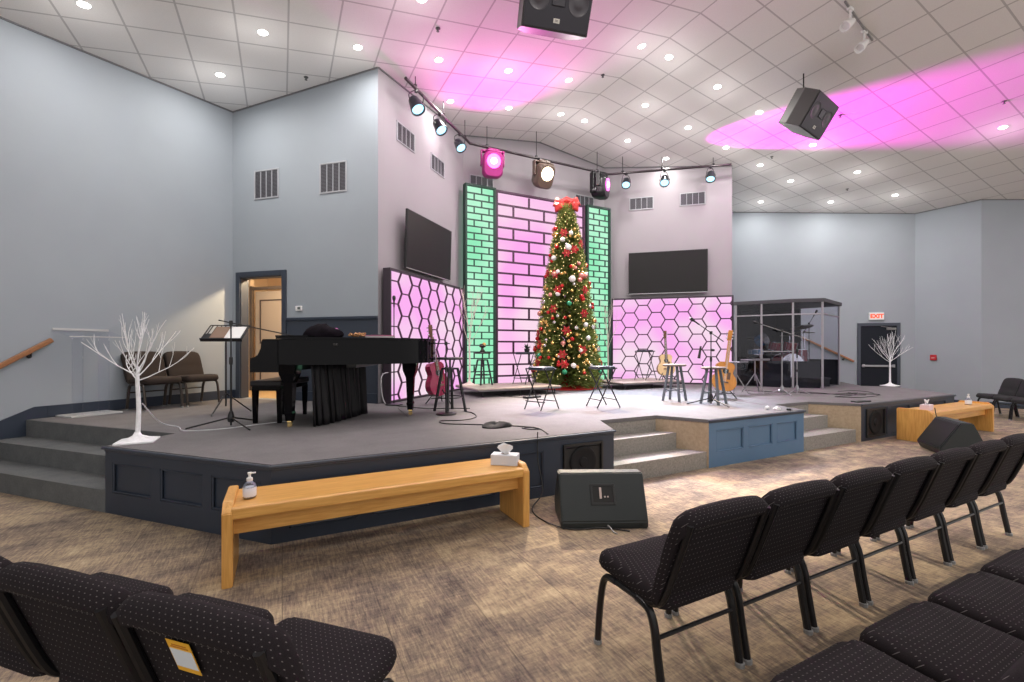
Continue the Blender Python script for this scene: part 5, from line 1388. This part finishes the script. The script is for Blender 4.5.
b.rings([[((.06 * k) * math.cos(a) * (1 + .3 * math.sin(3 * a + k)), .03 * k * math.sin(a) * (1 + .3 * math.sin(4 * a)), z) for a in [2 * PI * i / 16 for i in range(16)]] for z, k in ((0, 1), (.02, 1.1), (.04, .7), (.05, .3))]); b.build('paper', WHITE, t, True); t.name = 'crumpled_tissue'
p = lxy(789, 6.45); t = thing('pocket_case', 'small dark case lying on the centre stage block', 'case', (p[0], p[1], S), .5); MB().box((0, 0, .014), (.13, .06, .028), .008).build('case', BLACK, t)
p = lxy(766, 6.5); t = thing('paper_cup', 'small white cup lying on the centre stage block', 'cup', (p[0], p[1], S)); b = MB(); b.tube([(0, 0, .024), (.07, .02, .026)], .018, 12, .024); b.build('cup', WHITE, t, True)
deck_c([(506, 8.9), (498, 8.5), (510, 8.2), (525, 8.1)], 'black cable behind the left riser front edge')
t = thing('pedal_board', 'small black device on the deck in front of the left riser', 'device', (*lxy(532, 8.05), S), .2); MB().box((0, 0, .02), (.34, .12, .04), .01).build('body', BLACK, t)
cable([(1.55, 7.38, S + .5), (1.42, 7.30, S + .46), (1.40, 7.26, S + .25), (1.45, 7.22, S + .02), (1.6, 7.2, S + .008)], 'pale cord hanging beside the left hexagon panel', mat('cord_white', (.55, .55, .58)), .008)

# ------------------------------------------------------------------ drum booth
def bp(u, d): return Vector(lxy(u, d))
BA, BB, BC_, BD_, BE_ = bp(736.0, 10.8), bp(761.5, 10.5), bp(793, 10.15), bp(822.5, 10.0), bp(839, 11.0)
BF, BG = Vector((11.9, 7.6)), Vector((10.62, 7.74))
t = thing('drum_booth', 'acrylic-walled drum booth with a dark roof at the right of the stage', 'drum booth', (0, 0, S))
HB = 1.93; ring_ = [BA, BB, BC_, BD_, BE_]
FRM = mat('mullion_grey', (.32, .31, .34), .4, .5)
for p_ in ring_:
    MB().box((p_.x, p_.y, HB / 2), (.045, .045, HB), .008, rz=.5).build('post', FRM, t)
for i, (p_, q_) in enumerate(zip(ring_, ring_[1:])):
    e = q_ - p_; L = e.length; ang = math.atan2(e.y, e.x); m = (p_ + q_) / 2
    MB().box((m.x, m.y, HB / 2), (L - .06, .010, HB - .02), rz=ang).build('acrylic_pane', ACRYL if i == 0 else ACRYL2, t)
    b = MB(); b.box((m.x, m.y, HB - .27), (L, .035, .03), .004, rz=ang); b.build('cross_bar', FRM, t)
    if i in (1, 2): 
        MB().box((m.x + .02, m.y + .03, .30), (L - .06, .02, .60), rz=ang).build('lower_panel', mat('booth_lower', (.018, .019, .025), .6, spec=.2), t)
MB().box(((BB.x + BC_.x) / 2, (BB.y + BC_.y) / 2 - .02, .82), ((BC_ - BB).length, .03, .022), .004, rz=math.atan2(BC_.y - BB.y, BC_.x - BB.x)).build('cross_bar', FRM, t)
roof = [BA, BB, BC_, BD_, BE_, BF, BG]; cen = sum(roof, Vector((0, 0))) / len(roof)
b = MB(); b.prism([tuple(cen + (p_ - cen) * 1.05) for p_ in roof], HB - .005, HB + .075); b.build('roof', mat('booth_roof', (.05, .05, .058), .6), t)
FOAM = mat('acoustic_foam', (.016, .017, .022), .95)
for p_, q_, z1 in ((BA, BG, HB - .01), (BG, BF, HB - .01), (BF, BF.lerp(BE_, .42), HB - .01)):
    e = q_ - p_; m = (p_ + q_) / 2; MB().box((m.x, m.y, z1 / 2), (e.length, .05, z1), rz=math.atan2(e.y, e.x)).build('foam_wall', FOAM, t)
e = BE_ - BF.lerp(BE_, .42); m = (BE_ + BF.lerp(BE_, .42)) / 2; MB().box((m.x, m.y, .31), (e.length, .05, .62), rz=math.atan2(e.y, e.x)).build('low_foam_wall', FOAM, t)
# drum kit on its own low platform
DS = S + .20
D0 = Vector((10.95, 6.75)); RT_ = Vector((.89, -.4555)); FW_ = Vector((.4555, .89))
def dpos(r, f): v_ = D0 + RT_ * r + FW_ * f; return v_.x, v_.y
t = thing('drum_platform', 'low dark platform under the drum kit inside the booth', 'platform', (D0.x, D0.y, S), math.radians(-27)); MB().box((0, .10, .185), (1.62, 1.10, .03), .004).build('top', mat('platform_carpet', (.05, .05, .055), .9), t); MB().box((0, .10, .085), (1.58, 1.06, .17)).build('base', BLACK, t)
SH = mat('drum_shell', (.22, .02, .04), .2, coat=.6); SHB = mat('drum_shell_blue', (.08, .22, .42), .2, coat=.6); SKIN = mat('drum_skin', (.72, .72, .72), .5)
def drum(x, y, z, r, h, label, shell, axis=None, legs=0):
    t = thing('drum', label, 'drum'); M = Matrix.Translation((x, y, z)) @ (axis or Matrix.Identity(4)); t.matrix_world = M
    b = MB(); b.lathe([(0, 0), (r, 0), (r, h), (0, h)], (0, 0, 0), 28); b.build('shell', shell, t, True)
    for zz in (0, h):
        b = MB(); b.lathe([(r, zz - .008), (r + .010, zz - .008), (r + .010, zz + .008), (r, zz + .008)], (0, 0, 0), 28); b.build('hoop', CHROME, t, True)
    MB().prism(circle(r - .004, 28), h, h + .006).build('head', SKIN, t)
    b = MB()
    for k in range(8): a = PI / 4 * k; b.tube([((r + .008) * math.cos(a), (r + .008) * math.sin(a), .01), ((r + .008) * math.cos(a), (r + .008) * math.sin(a), h - .01)], .005, 5)
    b.build('tension_rods', CHROME, t)
    if legs:
        for k in range(3):
            a = 2 * PI * k / 3; b = MB(); b.tube([((r + .01) * math.cos(a), (r + .01) * math.sin(a), h * .5), ((r + .05) * math.cos(a), (r + .05) * math.sin(a), -legs)], .007, 6); b.build('leg', CHROME, t)
    return t
x, y = dpos(-.05, .05); kick = drum(x, y, DS + .29, .27, .42, 'dark red bass drum inside the drum booth', SH, Matrix.Rotation(math.radians(-27), 4, 'Z') @ Matrix.Rotation(PI / 2, 4, 'X'))
for i, (r_, f_, z_, rr, lb) in enumerate(((-.22, .1, .66, .14, 'left small tom above the bass drum'), (.16, .1, .66, .15, 'right small tom above the bass drum'))):
    x, y = dpos(r_, f_); o = drum(x, y, DS + z_, rr, .20, 'dark red ' + lb, SH, Matrix.Rotation(.25, 4, 'X'))
    b = MB(); b.tube([(0, 0, 0), (0, .05, -.14)], .012); b.build('tom_mount', CHROME, o)
x, y = dpos(.52, .30); drum(x, y, DS + .36, .20, .30, 'floor tom on three legs inside the drum booth', SH, None, .35)
x, y = dpos(-.58, .25); drum(x, y, DS + .54, .17, .13, 'snare drum at the left inside the booth', SHB, None, .53)
x, y = dpos(-.72, -.12); drum(x, y, DS + .86, .14, .18, 'blue tom at the left inside the booth', SHB, Matrix.Rotation(1.2, 4, 'X'), .0)
def cymbal(r_, f_, H, R, tilt, label):
    x, y = dpos(r_, f_); t = thing('cymbal_stand', label, 'cymbal', (x, y, DS))
    b = MB(); tripod(b, .25, .32, .009, .3); b.tube([(0, 0, .2), (0, 0, H)], .010); b.build('stand', CHROME, t, True)
    b = MB(); b.M = Matrix.Translation((0, 0, H)) @ Matrix.Rotation(tilt, 4, 'Y'); b.lathe([(0, .028), (.025, .026), (.04, .012), (R * .6, 0), (R, -.012), (R, -.015), (R * .6, -.004), (.04, .008), (0, .02)], (0, 0, 0), 32)
    b.build('cymbal', mat('cymbal_dark', (.16, .12, .07), .3, .9), t, True)
cymbal(.38, -.05, 1.22, .24, -.30, 'dark crash cymbal tilted up inside the booth')
cymbal(.30, .30, 1.02, .22, .05, 'flat cymbal below the crash cymbal inside the booth')
cymbal(-.50, .45, .95, .18, .1, 'small cymbal at the left inside the booth')
cymbal(.62, .22, 1.10, .22, .05, 'flat ride cymbal at the right inside the booth')
x, y = dpos(.62, .05); mic_stand((x, y, DS), 1.30, tuple(Vector((RT_.x, RT_.y, 0)) * .12 + Vector((0, 0, .20))), 'overhead drum microphone on a boom inside the booth', .3, tail=.3, legr=.2)
x, y = dpos(-.02, .52); t = thing('drum_throne', 'black drummer stool behind the drums', 'stool', (x, y, DS)); b = MB(); b.lathe([(0, .46), (.16, .46), (.17, .48), (.165, .53), (0, .545)], (0, 0, 0), 24); b.build('seat', BLACK, t, True); b = MB(); tripod(b, .24, .22, .011); b.tube([(0, 0, .15), (0, 0, .46)], .013); b.build('base', CHROME, t, True)
bpy.context.view_layer.update()
